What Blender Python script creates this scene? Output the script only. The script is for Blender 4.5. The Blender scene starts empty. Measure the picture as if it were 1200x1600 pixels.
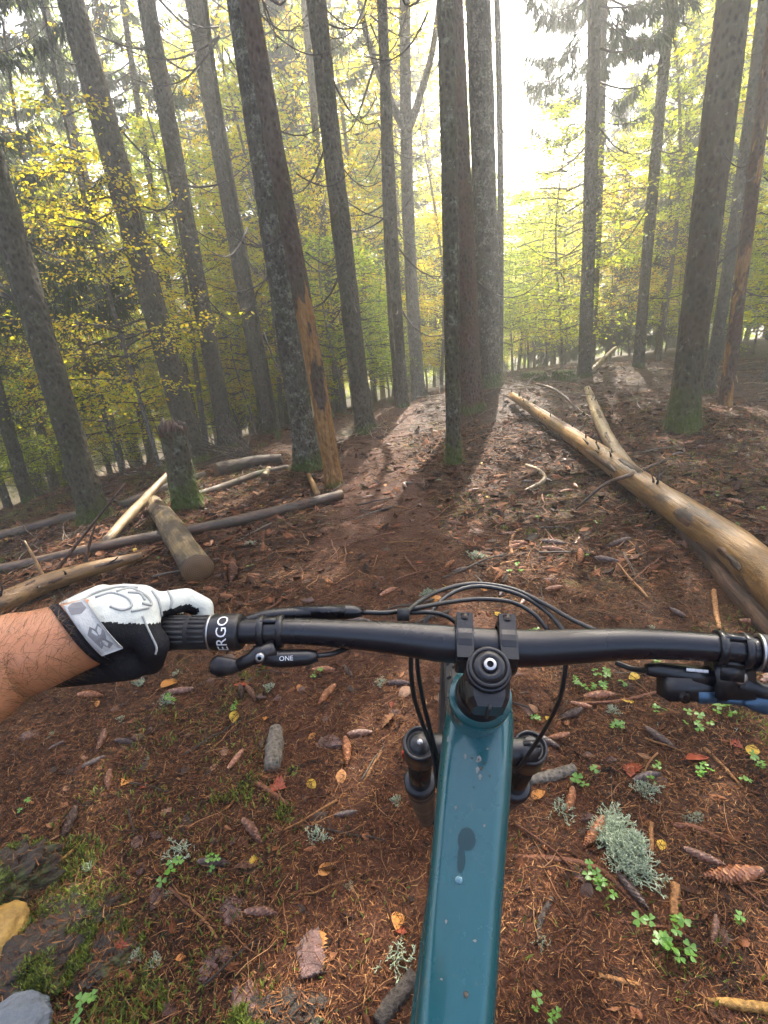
import bpy, math, random
import numpy as np
from mathutils import Vector, Matrix, Quaternion

random.seed(11)
RNG = np.random.default_rng(5)
S = bpy.context.scene
C = S.collection

# ------------------------------------------------------------------ camera, sky, sun, exposure
FOC, PITCH, ROLL, CAMH = 787.0, math.radians(19.9), math.atan2(160, 2170), 1.40
_ct, _st, _cr, _sr = math.cos(PITCH), math.sin(PITCH), math.cos(ROLL), math.sin(ROLL)
FW = np.array([0, _ct, -_st]); _R0 = np.array([1.0, 0, 0]); _U0 = np.array([0, _st, _ct])
RI = _cr * _R0 - _sr * _U0
UP = _cr * _U0 + _sr * _R0
CAM = np.array([0, 0, CAMH])
cd = bpy.data.cameras.new('camera')
cd.sensor_fit = 'VERTICAL'; cd.sensor_height = 36.0; cd.lens = 36.0 * FOC / 1600
cd.clip_start = 0.02; cd.clip_end = 500
cam = bpy.data.objects.new('camera', cd); C.objects.link(cam)
cam.matrix_world = Matrix(((RI[0], UP[0], -FW[0], CAM[0]), (RI[1], UP[1], -FW[1], CAM[1]),
                           (RI[2], UP[2], -FW[2], CAM[2]), (0, 0, 0, 1)))
S.camera = cam

SUN_AZ, SUN_EL = math.radians(16.0), math.radians(51.0)      # azimuth from +Y towards +X
W = bpy.data.worlds.new('World'); S.world = W; W.use_nodes = True
wn = W.node_tree
sky = wn.nodes.new('ShaderNodeTexSky'); sky.sky_type = 'NISHITA'; sky.sun_disc = False
sky.sun_elevation = SUN_EL; sky.sun_rotation = SUN_AZ; sky.dust_density = 6.0; sky.air_density = 0.7; sky.ozone_density = 0.2
bg = wn.nodes['Background']; bg.inputs['Strength'].default_value = 0.15
wn.links.new(sky.outputs[0], bg.inputs[0])
sl = bpy.data.lights.new('sun', 'SUN'); sl.energy = 5.0; sl.angle = math.radians(0.5); sl.color = (1.0, 0.93, 0.80)
sun = bpy.data.objects.new('sun', sl); C.objects.link(sun)
sdir = Vector((math.sin(SUN_AZ) * math.cos(SUN_EL), math.cos(SUN_AZ) * math.cos(SUN_EL), math.sin(SUN_EL)))
sun.rotation_euler = sdir.to_track_quat('Z', 'Y').to_euler(); sun.location = (4, 12, 16)
vs = S.view_settings
vs.view_transform = 'Standard'; vs.look = 'None'; vs.gamma = 1; vs.use_curve_mapping = False
vs.exposure = 2.35
S.render.engine = 'CYCLES'
cy = S.cycles
cy.max_bounces = 6; cy.diffuse_bounces = 3; cy.glossy_bounces = 3; cy.transmission_bounces = 4
cy.volume_bounces = 1; cy.transparent_max_bounces = 6; cy.caustics_reflective = False; cy.caustics_refractive = False
cy.use_denoising = True
cy.sample_clamp_indirect = 6.0
HAZE_DENSITY = 0.0120

# ------------------------------------------------------------------ survey helpers
def P(px, py, d):
    """world point seen at photo pixel (1200x1600) at depth d metres"""
    return CAM + d * (FW + RI * (px - 600) / FOC - UP * (py - 800) / FOC)

def hsh(ix, iy, s):
    n = (ix.astype(np.int64) * 374761393 + iy.astype(np.int64) * 668265263 + s * 1442695041) & 0xffffffff
    n = ((n ^ (n >> 13)) * 1274126177) & 0xffffffff
    return ((n ^ (n >> 16)) & 0xffff) / 65535.0

def vnoise(x, y, s=0):
    ix, iy = np.floor(x), np.floor(y); fx, fy = x - ix, y - iy
    fx = fx * fx * (3 - 2 * fx); fy = fy * fy * (3 - 2 * fy)
    a, b = hsh(ix, iy, s), hsh(ix + 1, iy, s); c, d = hsh(ix, iy + 1, s), hsh(ix + 1, iy + 1, s)
    return (a + (b - a) * fx) * (1 - fy) + (c + (d - c) * fx) * fy - 0.5

_cps = [P(*a) for a in [(150, 815, 5), (292, 785, 4.7), (305, 720, 7.2), (358, 700, 8), (483, 730, 5.8), (522, 760, 5.2),
        (570, 672, 7.2), (632, 640, 8), (655, 627, 9.8), (709, 722, 5), (738, 640, 7.2), (765, 607, 7.9), (913, 588, 9),
        (997, 573, 9.5), (1065, 675, 5.25), (1106, 615, 7.9), (1132, 637, 6.3), (58, 783, 8), (88, 773, 10), (600, 735, 5.0), (1185, 565, 11)]]
_cps += [np.array(a, float) for a in [(0, -2, 0), (0, 0, 0), (0, 1, .02), (0, 2, .05), (-1.5, 1, -.05), (-1.6, 2.4, -.02), (1.5, 1, .06), (1.6, 2.4, .10),
        (.2, 3.3, .06), (-4, 0, -.3), (4, 0, .15), (-12, 6, -2.2), (-9, 14, -2.6), (-3, 14, -1.0), (2.5, 15, -.2), (9, 15, .2), (14, 8, .4),
        (-25, 10, -5), (-22, 30, -6), (0, 30, -2.6), (25, 30, -.5), (25, 8, .5), (0, 60, -4), (-45, 60, -8), (45, 60, -2),
        (-50, 10, -8), (50, 10, 0), (-50, -12, -7), (-20, -12, -2.5), (20, -12, .5), (0, -12, -.2), (50, -12, 0), (0, 95, -5), (-50, 95, -9), (50, 95, -3)]]
_cp = np.array(_cps); _n = len(_cp)
def _U(r2): return 0.5 * r2 * np.log(r2 + 1e-9)
_K = _U(((_cp[:, None, :2] - _cp[None, :, :2]) ** 2).sum(-1)) + np.eye(_n) * 0.02
_Pm = np.c_[np.ones(_n), _cp[:, :2]]
_A = np.block([[_K, _Pm], [_Pm.T, np.zeros((3, 3))]])
_w = np.linalg.solve(_A, np.r_[_cp[:, 2], 0, 0, 0])

def gz(x, y, fine=True):
    x = np.atleast_1d(np.asarray(x, float)); y = np.atleast_1d(np.asarray(y, float))
    out = np.empty(len(x))
    for i in range(0, len(x), 20000):
        xx, yy = x[i:i + 20000], y[i:i + 20000]
        r2 = (xx[:, None] - _cp[None, :, 0]) ** 2 + (yy[:, None] - _cp[None, :, 1]) ** 2
        out[i:i + 20000] = _U(r2) @ _w[:_n] + _w[_n] + _w[_n + 1] * xx + _w[_n + 2] * yy
    if fine:
        out += 0.09 * vnoise(x * .9, y * .9, 1) + 0.045 * vnoise(x * 2.6, y * 2.6, 2) + 0.02 * vnoise(x * 8, y * 8, 3) + 0.008 * vnoise(x * 25, y * 25, 4)
    return out

def g1(x, y): return float(gz([x], [y])[0])

_T = np.geomspace(0.4, 90, 1600)
def at(px, py, lift=0.0):
    """where the sight line of a photo pixel meets the ground (raised by lift)"""
    d = FW + RI * (px - 600) / FOC - UP * (py - 800) / FOC
    q = CAM[None] + _T[:, None] * d[None]
    h = q[:, 2] - gz(q[:, 0], q[:, 1]) - lift
    k = np.argmax(h < 0)
    if h[k] >= 0: k = len(_T) - 1
    if k == 0: k = 1
    a = h[k - 1] / (h[k - 1] - h[k] + 1e-12)
    return q[k - 1] + (q[k] - q[k - 1]) * a

def depth(p): return float((np.asarray(p) - CAM) @ FW)
def on_plane_y(px, py, y):
    d = FW + RI * (px - 600) / FOC - UP * (py - 800) / FOC
    return CAM + d * (y / d[1])

# ------------------------------------------------------------------ mesh helpers
class MB:
    def __init__(s): s.v, s.f, s.n = [], [], 0
    def add(s, v, f, m=0):
        v = np.asarray(v, float).reshape(-1, 3); f = np.asarray(f, np.int64)
        s.v.append(v); s.f.append((f + s.n, m)); s.n += len(v); return s
    def tube(s, path, rad, sides=8, cap=True, m=0, wob=0.0, flat=None):
        p = np.asarray(path, float); k = len(p)
        r = np.broadcast_to(np.asarray(rad, float), (k,)) if np.ndim(rad) < 2 else None
        t = np.gradient(p, axis=0); t /= np.linalg.norm(t, axis=1)[:, None] + 1e-12
        ref = np.array([0, 0, 1.0]) if abs(t[0][2]) < .9 else np.array([1.0, 0, 0])
        u = np.cross(t[0], ref); u /= np.linalg.norm(u)
        us = []
        for i in range(k):
            u = u - t[i] * (u @ t[i]); u /= np.linalg.norm(u) + 1e-12; us.append(u)
        us = np.array(us); w = np.cross(t, us)
        a = np.linspace(0, 2 * math.pi, sides, endpoint=False)
        rr = r[:, None] * (1 + (RNG.uniform(-wob, wob, (k, sides)) if wob else 0))
        fl = 1.0 if flat is None else flat
        v = p[:, None] + rr[..., None] * (np.cos(a)[None, :, None] * us[:, None] + fl * np.sin(a)[None, :, None] * w[:, None])
        i = np.arange(k - 1)[:, None] * sides; j = np.arange(sides)[None]; j2 = (j + 1) % sides
        f = np.stack([i + j, i + j2, i + sides + j2, i + sides + j], -1).reshape(-1, 4)
        n0 = s.n
        s.add(v.reshape(-1, 3), f, m)
        if cap:
            for row, rev in ((0, True), (k - 1, False)):
                c = p[row][None]; base = s.n; s.v.append(c); s.n += 1
                q = n0 + row * sides
                fs = np.stack([np.full(sides, base), q + np.arange(sides), q + (np.arange(sides) + 1) % sides], -1)
                s.f.append((fs[:, ::-1] if rev else fs, m))
        return s
    def box(s, c, h, R=None, m=0):
        c = np.asarray(c, float); h = np.asarray(h, float)
        v = np.array([[x, y, z] for x in (-1, 1) for y in (-1, 1) for z in (-1, 1)], float) * h
        if R is not None: v = v @ np.asarray(R, float).T
        return s.add(v + c, [[0, 1, 3, 2], [4, 6, 7, 5], [0, 4, 5, 1], [2, 3, 7, 6], [0, 2, 6, 4], [1, 5, 7, 3]], m)
    def loft(s, rings, m=0, cap=True):
        rings = [np.asarray(r, float) for r in rings]; n = len(rings[0]); k = len(rings)
        i = np.arange(k - 1)[:, None] * n; j = np.arange(n)[None]; j2 = (j + 1) % n
        f = np.stack([i + j, i + j2, i + n + j2, i + n + j], -1).reshape(-1, 4); n0 = s.n
        s.add(np.concatenate(rings), f, m)
        if cap:
            for row, rev in ((0, True), (k - 1, False)):
                c = rings[row].mean(0)[None]; base = s.n; s.v.append(c); s.n += 1
                q = n0 + row * n
                fs = np.stack([np.full(n, base), q + np.arange(n), q + (np.arange(n) + 1) % n], -1)
                s.f.append((fs[:, ::-1] if rev else fs, m))
        return s
    def lathe(s, prof, o, ax, sides=20, m=0, cap=True):
        """profile of (distance along axis, radius)"""
        o = np.asarray(o, float); ax = np.asarray(ax, float); ax = ax / np.linalg.norm(ax)
        u = np.cross(ax, [0, 0, 1.0] if abs(ax[2]) < .9 else [1.0, 0, 0]); u /= np.linalg.norm(u); w = np.cross(ax, u)
        a = np.linspace(0, 2 * math.pi, sides, endpoint=False)
        return s.loft([o + ax * d + r * (np.cos(a)[:, None] * u + np.sin(a)[:, None] * w) for d, r in prof], m, cap)
    def mesh(s, name, smooth=True):
        me = bpy.data.meshes.new(name)
        if not s.v: return me
        v = np.concatenate(s.v); me.vertices.add(len(v)); me.vertices.foreach_set('co', v.astype(np.float32).ravel())
        fl = [f for f, _ in s.f if len(f)]; ms = [np.full(len(f), m) for f, m in s.f if len(f)]
        loops = np.concatenate([f.ravel() for f in fl]); sizes = np.concatenate([np.full(len(f), f.shape[1]) for f in fl])
        me.loops.add(len(loops)); me.loops.foreach_set('vertex_index', loops.astype(np.int32))
        me.polygons.add(len(sizes)); me.polygons.foreach_set('loop_start', np.r_[0, np.cumsum(sizes)[:-1]].astype(np.int32))
        me.polygons.foreach_set('material_index', np.concatenate(ms).astype(np.int32))
        me.polygons.foreach_set('use_smooth', np.full(len(sizes), smooth, dtype=bool))
        me.update(calc_edges=True); me.validate()
        return me

def wloc(o):
    v = Vector((0, 0, 0))
    while o is not None: v += o.location; o = o.parent
    return v

def obj(name, me, mats, parent=None, local=False):
    """one mesh object; unless local, its vertices are world coordinates"""
    if isinstance(me, MB): me = me.mesh(name)
    if not isinstance(mats, (list, tuple)): mats = [mats]
    if not me.materials:
        for m in mats: me.materials.append(m)
    o = bpy.data.objects.new(name, me); C.objects.link(o)
    if parent is not None:
        o.parent = parent
        if not local: o.location = -wloc(parent)
    return o

def tag(o, label=None, cat=None, group=None, kind=None):
    if label: o['label'] = label
    if cat: o['category'] = cat
    if group: o['group'] = group
    if kind: o['kind'] = kind
    return o

def thing(name, label, cat, loc, q=None, group=None):
    o = bpy.data.objects.new(name, None); C.objects.link(o); o.empty_display_size = .1
    o.location = Vector(loc)
    if q is not None: o.rotation_mode = 'QUATERNION'; o.rotation_quaternion = q
    return tag(o, label, cat, group)

def copy_tree(o, parent=None):
    c = o.copy(); C.objects.link(c)
    if parent is not None: c.parent = parent
    for ch in o.children: copy_tree(ch, c)
    return c

def scatter(tv, tf, pos, yaw, pitch, scale, roll=None):
    """many copies of a small template as one vertex / face array"""
    tv = np.asarray(tv, float); tf = np.asarray(tf, np.int64); k = len(pos)
    cy_, sy = np.cos(yaw), np.sin(yaw); cp, sp = np.cos(pitch), np.sin(pitch)
    if roll is None: roll = np.zeros(k)
    cro, sro = np.cos(roll), np.sin(roll)
    v = tv[None] * (scale[:, None, :] if np.ndim(scale) == 2 else scale[:, None, None])
    x, y, z = v[..., 0], v[..., 1], v[..., 2]
    y, z = y * cro[:, None] - z * sro[:, None], y * sro[:, None] + z * cro[:, None]
    x, z = x * cp[:, None] - z * sp[:, None], x * sp[:, None] + z * cp[:, None]
    x, y = x * cy_[:, None] - y * sy[:, None], x * sy[:, None] + y * cy_[:, None]
    v = np.stack([x, y, z], -1) + np.asarray(pos)[:, None]
    f = tf[None] + (np.arange(k) * len(tv))[:, None, None]
    return v.reshape(-1, 3), f.reshape(-1, tf.shape[1])

def smooth_path(pts, n=24):
    p = np.asarray(pts, float)
    if len(p) < 3: return np.linspace(p[0], p[-1], n)
    q = np.vstack([2 * p[0] - p[1], p, 2 * p[-1] - p[-2]]); out = []
    seg = len(p) - 1
    for t in np.linspace(0, seg, n):
        i = min(int(t), seg - 1); f = t - i; a, b, c, d = q[i], q[i + 1], q[i + 2], q[i + 3]
        out.append(.5 * (2 * b + (c - a) * f + (2 * a - 5 * b + 4 * c - d) * f * f + (3 * b - a - 3 * c + d) * f ** 3))
    return np.array(out)

# ------------------------------------------------------------------ materials
class NT:
    def __init__(s, name):
        s.m = bpy.data.materials.new(name); s.m.use_nodes = True; s.t = s.m.node_tree; s.b = s.t.nodes['Principled BSDF']
    def n(s, typ, **kw):
        o = s.t.nodes.new('ShaderNode' + typ)
        for k, v in kw.items():
            if hasattr(o, k): setattr(o, k, v)
            else: o.inputs[k.replace('_', ' ')].default_value = v
        return o
    def l(s, a, b): s.t.links.new(a, b)
    def coord(s, scale=(1, 1, 1)):
        tc = s.n('TexCoord'); mp = s.n('Mapping'); mp.inputs['Scale'].default_value = scale
        s.l(tc.outputs['Object'], mp.inputs[0]); return mp.outputs[0]
    def noise(s, co, sc, det=5, rough=.6, dist=0.0):
        o = s.n('TexNoise'); o.inputs['Scale'].default_value = sc; o.inputs['Detail'].default_value = det
        o.inputs['Roughness'].default_value = rough; o.inputs['Distortion'].default_value = dist
        s.l(co, o.inputs['Vector']); return o.outputs['Fac']
    def vor(s, co, sc, feat='F1', out='Distance'):
        o = s.n('TexVoronoi'); o.feature = feat; o.inputs['Scale'].default_value = sc; s.l(co, o.inputs['Vector']); return o.outputs[out]
    def ramp(s, fac, stops):
        o = s.n('ValToRGB'); e = o.color_ramp.elements
        while len(e) < len(stops): e.new(0.5)
        for i, (p, c) in enumerate(stops):
            e[i].position = p; e[i].color = (*c, 1) if len(c) == 3 else c
        s.l(fac, o.inputs[0]); return o.outputs[0]
    def mix(s, fac, a, b, mode='MIX'):
        o = s.n('Mix'); o.data_type = 'RGBA'; o.blend_type = mode
        for sock, v in ((o.inputs[0], fac), (o.inputs[6], a), (o.inputs[7], b)):
            if hasattr(v, 'is_linked'): s.l(v, sock)
            elif isinstance(v, (int, float)): sock.default_value = v
            else: sock.default_value = (*v, 1)
        return o.outputs[2]
    def math(s, op, a, b=0.5, clamp=False):
        o = s.n('Math'); o.operation = op; o.use_clamp = clamp
        for sock, v in ((o.inputs[0], a), (o.inputs[1], b)):
            if hasattr(v, 'is_linked'): s.l(v, sock)
            else: sock.default_value = v
        return o.outputs[0]
    def step(s, v, lo, hi):
        o = s.n('MapRange'); o.inputs[1].default_value = lo; o.inputs[2].default_value = hi; o.interpolation_type = 'SMOOTHSTEP'
        s.l(v, o.inputs[0]); return o.outputs[0]
    def bump(s, h, strength=.5, dist=.01):
        o = s.n('Bump'); o.inputs['Strength'].default_value = strength; o.inputs['Distance'].default_value = dist
        s.l(h, o.inputs['Height']); s.l(o.outputs[0], s.b.inputs['Normal']); return o
    def out(s, col=None, rough=None, spec=None, metal=None):
        for k, v in (('Base Color', col), ('Roughness', rough), ('Specular IOR Level', spec), ('Metallic', metal)):
            if v is None: continue
            if hasattr(v, 'is_linked'): s.l(v, s.b.inputs[k])
            elif isinstance(v, (tuple, list)): s.b.inputs[k].default_value = (*v, 1)
            else: s.b.inputs[k].default_value = v
        return s.m

def plain(name, col, rough=.5, metal=0.0, var=.3, scale=30, bump=.0, spec=.5):
    t = NT(name); co = t.coord(); f = t.noise(co, scale, 6)
    a = tuple(c * (1 - var) for c in col); b = tuple(min(1, c * (1 + var)) for c in col)
    if bump: t.bump(f, bump, .002)
    r = t.ramp(f, [(.3, (rough * .8,) * 3), (.7, (min(1, rough * 1.2),) * 3)])
    return t.out(t.ramp(f, [(.3, a), (.7, b)]), r, spec, metal)

def island(name, stops, rough=.5, trans=0.0, bump=0.0, spec=.5, obj_rand=.0):
    """colour differs from piece to piece of one mesh"""
    t = NT(name); g = t.n('NewGeometry'); fac = g.outputs['Random Per Island']
    if obj_rand:
        oi = t.n('ObjectInfo'); fac = t.math('ADD', t.math('MULTIPLY', fac, 1 - obj_rand), t.math('MULTIPLY', oi.outputs['Random'], obj_rand))
    col = t.ramp(fac, stops); t.out(col, rough, spec)
    if bump: t.bump(t.noise(t.coord(), 150, 4), bump, .002)
    if trans:
        tr = t.n('BsdfTranslucent'); t.l(col, tr.inputs[0]); mx = t.n('MixShader'); mx.inputs[0].default_value = trans
        t.l(t.b.outputs[0], mx.inputs[1]); t.l(tr.outputs[0], mx.inputs[2]); t.l(mx.outputs[0], t.t.nodes['Material Output'].inputs[0])
    return t.m

def ground_mat(name, trail):
    t = NT(name); co = t.coord()
    big = t.noise(co, .9, 5); mid = t.noise(co, 7, 6, .65); fine = t.noise(co, 70, 8, .75, .6); cell = t.vor(co, 55); cell2 = t.vor(co, 140)
    base = t.ramp(fine, [(.34, (.003, .0015, .001)), (.48, (.017, .007, .003)), (.6, (.055, .021, .009)), (.74, (.15, .062, .024))])
    flake = t.ramp(t.vor(co, 42, 'F1', 'Color'), [(.0, (.012, .006, .004)), (.5, (.06, .026, .013)), (1, (.18, .085, .042))])
    col = t.mix(t.math('MULTIPLY', t.step(mid, .42, .62), .6), base, flake)
    if trail:
        col = t.mix(.38, col, (.095, .027, .010))
    else:
        mossy = t.math('MULTIPLY', t.step(t.noise(co, 1.3, 6, .7), .56, .68), t.step(t.noise(co, 18, 5, .7), .4, .6))
        col = t.mix(t.math('MULTIPLY', mossy, .75), col, t.ramp(fine, [(.3, (.012, .02, .003)), (.7, (.10, .13, .018))]))
    h = t.math('ADD', t.math('MULTIPLY', fine, 1.0), t.math('MULTIPLY', cell, .6))
    t.bump(h, 1.0, .012)
    return t.out(col, t.ramp(fine, [(.3, (.5,) * 3), (.6, (.75,) * 3)]), .25)

def bark_mat(name, dark, light, lichen, lich_amt, moss_h, peel=None, sc=1.0, redd=0.0):
    t = NT(name); co = t.coord((1, 1, .6)); co1 = t.coord()
    sp = t.n('SeparateXYZ'); t.l(co1, sp.inputs[0])
    pl = t.vor(co, 30 * sc, 'F1'); fine = t.noise(co, 60 * sc, 8, .7); mid = t.noise(co1, 6, 6, .7)
    h = t.math('ADD', t.math('MULTIPLY', pl, 1.2), t.math('MULTIPLY', fine, .8))
    col = t.mix(t.step(h, .5, 1.05), tuple(c * .6 for c in dark), light); col = t.mix(t.math('MULTIPLY', t.step(t.noise(co1, 3.1, 6, .7), .48, .6), .6), col, (.05, .06, .024)); col = t.mix(t.math('MULTIPLY', t.step(t.noise(co1, 1.7, 7, .75), .52, .62), .6), col, tuple(c * .45 for c in light))
    col = t.mix(t.math('MULTIPLY', mid, .5), col, tuple(c * .6 for c in light))
    if redd: col = t.mix(t.math('MULTIPLY', t.step(t.noise(co1, 2.2, 5), .45, .6), redd), col, (.11, .05, .03))
    lf = t.math('MULTIPLY', t.step(t.noise(co1, 9, 8, .75), .62 - lich_amt, .68 - lich_amt), t.step(t.noise(co1, 45, 4), .4, .55))
    col = t.mix(t.math('MULTIPLY', lf, .7), col, lichen)
    if peel:
        pf = t.step(t.math('ADD', t.noise(t.coord((1, 1, .3)), 4.5, 4), t.math('MULTIPLY', sp.outputs[2], -peel[1])), peel[0], peel[0] + .03)
        wood = t.ramp(t.noise(t.coord((1, 1, .12)), 40, 6), [(.3, (.16, .07, .022)), (.6, (.34, .18, .06)), (.8, (.42, .27, .12))])
        col = t.mix(pf, col, wood)
    if moss_h:
        mz = t.math('SUBTRACT', t.math('ADD', t.math('MULTIPLY', t.noise(co1, 5, 6, .7), moss_h * 1.7), moss_h * -.1), sp.outputs[2])
        mf = t.math('MULTIPLY', t.step(mz, 0, moss_h * .6), t.step(t.noise(co1, 30, 4), .3, .5))
        col = t.mix(t.math('MULTIPLY', mf, .8), col, t.ramp(t.noise(co1, 120, 4), [(.3, (.025, .042, .005)), (.7, (.11, .16, .016))]))
    t.bump(h, 1.0, .03)
    return t.out(col, .8, .2)

M = {}
M['ground'] = ground_mat('forest_soil', False)
M['stump_moss'] = bark_mat('stump_bark', (.02, .016, .01), (.07, .055, .035), (.12, .13, .08), .05, .9)
M['trail'] = ground_mat('needle_path', True)
LI = (.20, .215, .15)
M['bark_dark'] = bark_mat('spruce_bark_dark', (.022, .018, .013), (.075, .064, .04), (.11, .13, .07), .06, .38)
M['bark_grey'] = bark_mat('spruce_bark_grey', (.03, .025, .021), (.095, .082, .056), (.17, .175, .13), .05, .12)
M['bark_moss'] = bark_mat('spruce_bark_mossy', (.025, .02, .014), (.09, .077, .046), LI, .09, .55)
M['bark_lichen'] = bark_mat('spruce_bark_lichen', (.03, .026, .022), (.095, .083, .058), (.24, .25, .19), .12, .35)
M['bark_red'] = bark_mat('spruce_bark_reddish', (.035, .02, .015), (.105, .07, .05), LI, .03, .15, None, 1, .7)
M['bark_peel'] = bark_mat('bark_peeling', (.05, .03, .02), (.11, .08, .058), LI, .03, .15, (.24, .16), 1, .3)
M['bark_peel_patch'] = bark_mat('bark_peeling_patches', (.04, .022, .015), (.15, .09, .06), LI, .0, .0, (.48, .03), 1, .7)
M['bark_big'] = bark_mat('spruce_bark_thick', (.028, .02, .013), (.095, .078, .045), (.22, .23, .15), .055, .75, None, .8, .35)
M['bark_beech'] = bark_mat('beech_bark', (.07, .062, .05), (.16, .145, .12), (.26, .27, .2), .08, .1)
M['dead_wood'] = plain('dead_twig_wood', (.035, .027, .02), .8, 0, .5, 60, .3)
M['spruce_needles'] = island('spruce_foliage', [(0, (.012, .03, .010)), (.5, (.03, .06, .016)), (1, (.06, .095, .022))], .55, .35, 0, .3)
M['beech_leaf'] = island('beech_leaves_turning', [(0, (.13, .22, .012)), (.35, (.34, .45, .015)), (.75, (.60, .60, .02)), (.93, (.68, .50, .02)), (1, (.50, .24, .03))], .45, .74, 0, .4, .35)
M['beech_leaf_gold'] = island('beech_leaves_gold', [(0, (.42, .46, .015)), (.5, (.72, .62, .02)), (.88, (.70, .44, .02)), (1, (.48, .22, .03))], .45, .74, 0, .4, .2)
M['beech_leaf_green'] = island('beech_leaves_green', [(0, (.10, .19, .015)), (.5, (.28, .42, .018)), (1, (.55, .58, .03))], .45, .74, 0, .4, .2)

# ------------------------------------------------------------------ ground
def trail_x(y):
    return np.interp(y, [-2, 0, 1.2, 2.5, 3.6, 5.0, 6.4, 8.0, 9.5], [.05, .05, .08, .02, -.05, -.08, -.02, .28, .6])
def trail_w(y): return np.interp(y, [-2, 0, 3, 5, 8, 9.5], [.55, .55, .5, .42, .42, .35])

def axis_grid(near, step, lo, hi, g):
    a = list(np.arange(near[0], near[1] + 1e-6, step))
    s_ = step
    while a[-1] < hi: s_ *= g; a.append(min(hi, a[-1] + s_))
    s_ = step; b = [a[0]]
    while b[-1] > lo: s_ *= g; b.append(max(lo, b[-1] - s_))
    return np.array(b[:0:-1] + a)
gx = axis_grid((-2.2, 2.4), .03, -58, 58, 1.05); gy = axis_grid((-.3, 4.2), .03, -10, 90, 1.045)
X, Y = np.meshgrid(gx, gy); nx, ny = len(gx), len(gy)
V = np.c_[X.ravel(), Y.ravel(), gz(X.ravel(), Y.ravel())]
ii, jj = np.meshgrid(np.arange(nx - 1), np.arange(ny - 1)); q0 = (jj * nx + ii).ravel()
FQ = np.c_[q0, q0 + 1, q0 + nx + 1, q0 + nx]
mb = MB(); mb.add(V, FQ)
tag(obj('ground', mb, M['ground']), 'sloping forest floor of red brown needle litter', None, None, 'structure')
# the trodden trail lies 4 mm above the forest floor
tx = np.linspace(-1, 1, 29); ty = np.arange(-1.6, 9.3, .05)
TXg, TYg = np.meshgrid(tx, ty)
wv = trail_w(TYg) * (1 + .35 * vnoise(TYg * 1.7 + np.sign(TXg) * 9, TYg * 0 + 3, 7) + .25 * vnoise(TYg * 6 + np.sign(TXg) * 5, TYg * 0, 8))
XX = trail_x(TYg) + TXg * wv
ZZ = gz(XX.ravel(), TYg.ravel()) + .004 - .004 * (np.abs(TXg.ravel()) > .95) * 2.5
mb = MB(); k0 = len(tx); ii, jj = np.meshgrid(np.arange(k0 - 1), np.arange(len(ty) - 1)); q0 = (jj * k0 + ii).ravel()
mb.add(np.c_[XX.ravel(), TYg.ravel(), ZZ], np.c_[q0, q0 + 1, q0 + k0 + 1, q0 + k0])
tag(obj('trail', mb, M['trail']), 'narrow reddish trail running uphill between the trunks', None, None, 'structure')

# ------------------------------------------------------------------ haze
mh = bpy.data.materials.new('haze_air'); mh.use_nodes = True
for nd in list(mh.node_tree.nodes):
    if nd.type != 'OUTPUT_MATERIAL': mh.node_tree.nodes.remove(nd)
pv = mh.node_tree.nodes.new('ShaderNodeVolumePrincipled')
pv.inputs['Color'].default_value = (.93, .95, .97, 1); pv.inputs['Density'].default_value = HAZE_DENSITY; pv.inputs['Anisotropy'].default_value = .62
mh.node_tree.links.new(pv.outputs[0], [n for n in mh.node_tree.nodes if n.type == 'OUTPUT_MATERIAL'][0].inputs['Volume'])
zmin = float(V[:, 2].min()) - 1.2
mb = MB(); mb.box((0, 40, (zmin + 19.0) / 2), (60, 51.5, (19.0 - zmin) / 2))
tag(obj('haze', mb.mesh('haze', False), mh), 'pale morning mist hanging between the trees', None, None, 'stuff')

# ------------------------------------------------------------------ trees
def trunk_mesh(name, r, h, seed, flare=.6, sides=28, taper=.55, bend=0.0, rough=.035, z0=-.25):
    rg = np.random.default_rng(seed)
    zs = np.r_[np.linspace(z0, .6, 16), np.linspace(.6, min(5, h), 30), np.linspace(min(5, h), h, 14)]; zs = np.unique(np.r_[zs[zs < h], h])
    a = np.linspace(0, 2 * math.pi, sides, endpoint=False); ph = rg.uniform(0, 6.28, 4); k1, k2 = rg.integers(3, 5), rg.integers(5, 8)
    rings = []
    for z in zs:
        zz = max(z, 0)
        lob = .5 + .35 * np.cos(k1 * a + ph[0]) + .2 * np.cos(k2 * a + ph[1])
        rr = r * (1 - taper * zz / h) + r * flare * np.exp(-zz / (.10 + .5 * r)) * lob * (1.15 if z < 0 else 1)
        nz = vnoise(a * r * 22 + 50, np.full(sides, z * 7), seed) + .6 * vnoise(a * r * 60 + 50, np.full(sides, z * 20), seed + 1)
        rr = rr * (1 + rough * 2.4 * nz + .07 * vnoise(np.cos(a) * 1.2 + 30, np.full(sides, z * 1.6), seed + 4) + .05 * vnoise(np.sin(a) * 2 + 60, np.full(sides, z * 4), seed + 5))
        cx, cyy = bend * math.sin(zz / h * 3.1 + ph[2]) * zz / h, bend * math.cos(zz / h * 2.3 + ph[3]) * zz / h
        rings.append(np.c_[cx + rr * np.cos(a), cyy + rr * np.sin(a), np.full(sides, z)])
    mb = MB(); mb.loft(rings); return mb.mesh(name)

def branch_path(L, droop, up, rg, n=7):
    t = np.linspace(0, 1, n); z = -droop * np.sin(t * math.pi * .75) * L + up * L * t ** 2.2
    y = .08 * L * np.sin(t * 3 + rg.uniform(0, 6)) * t
    return np.c_[t * L, y, z]

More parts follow.
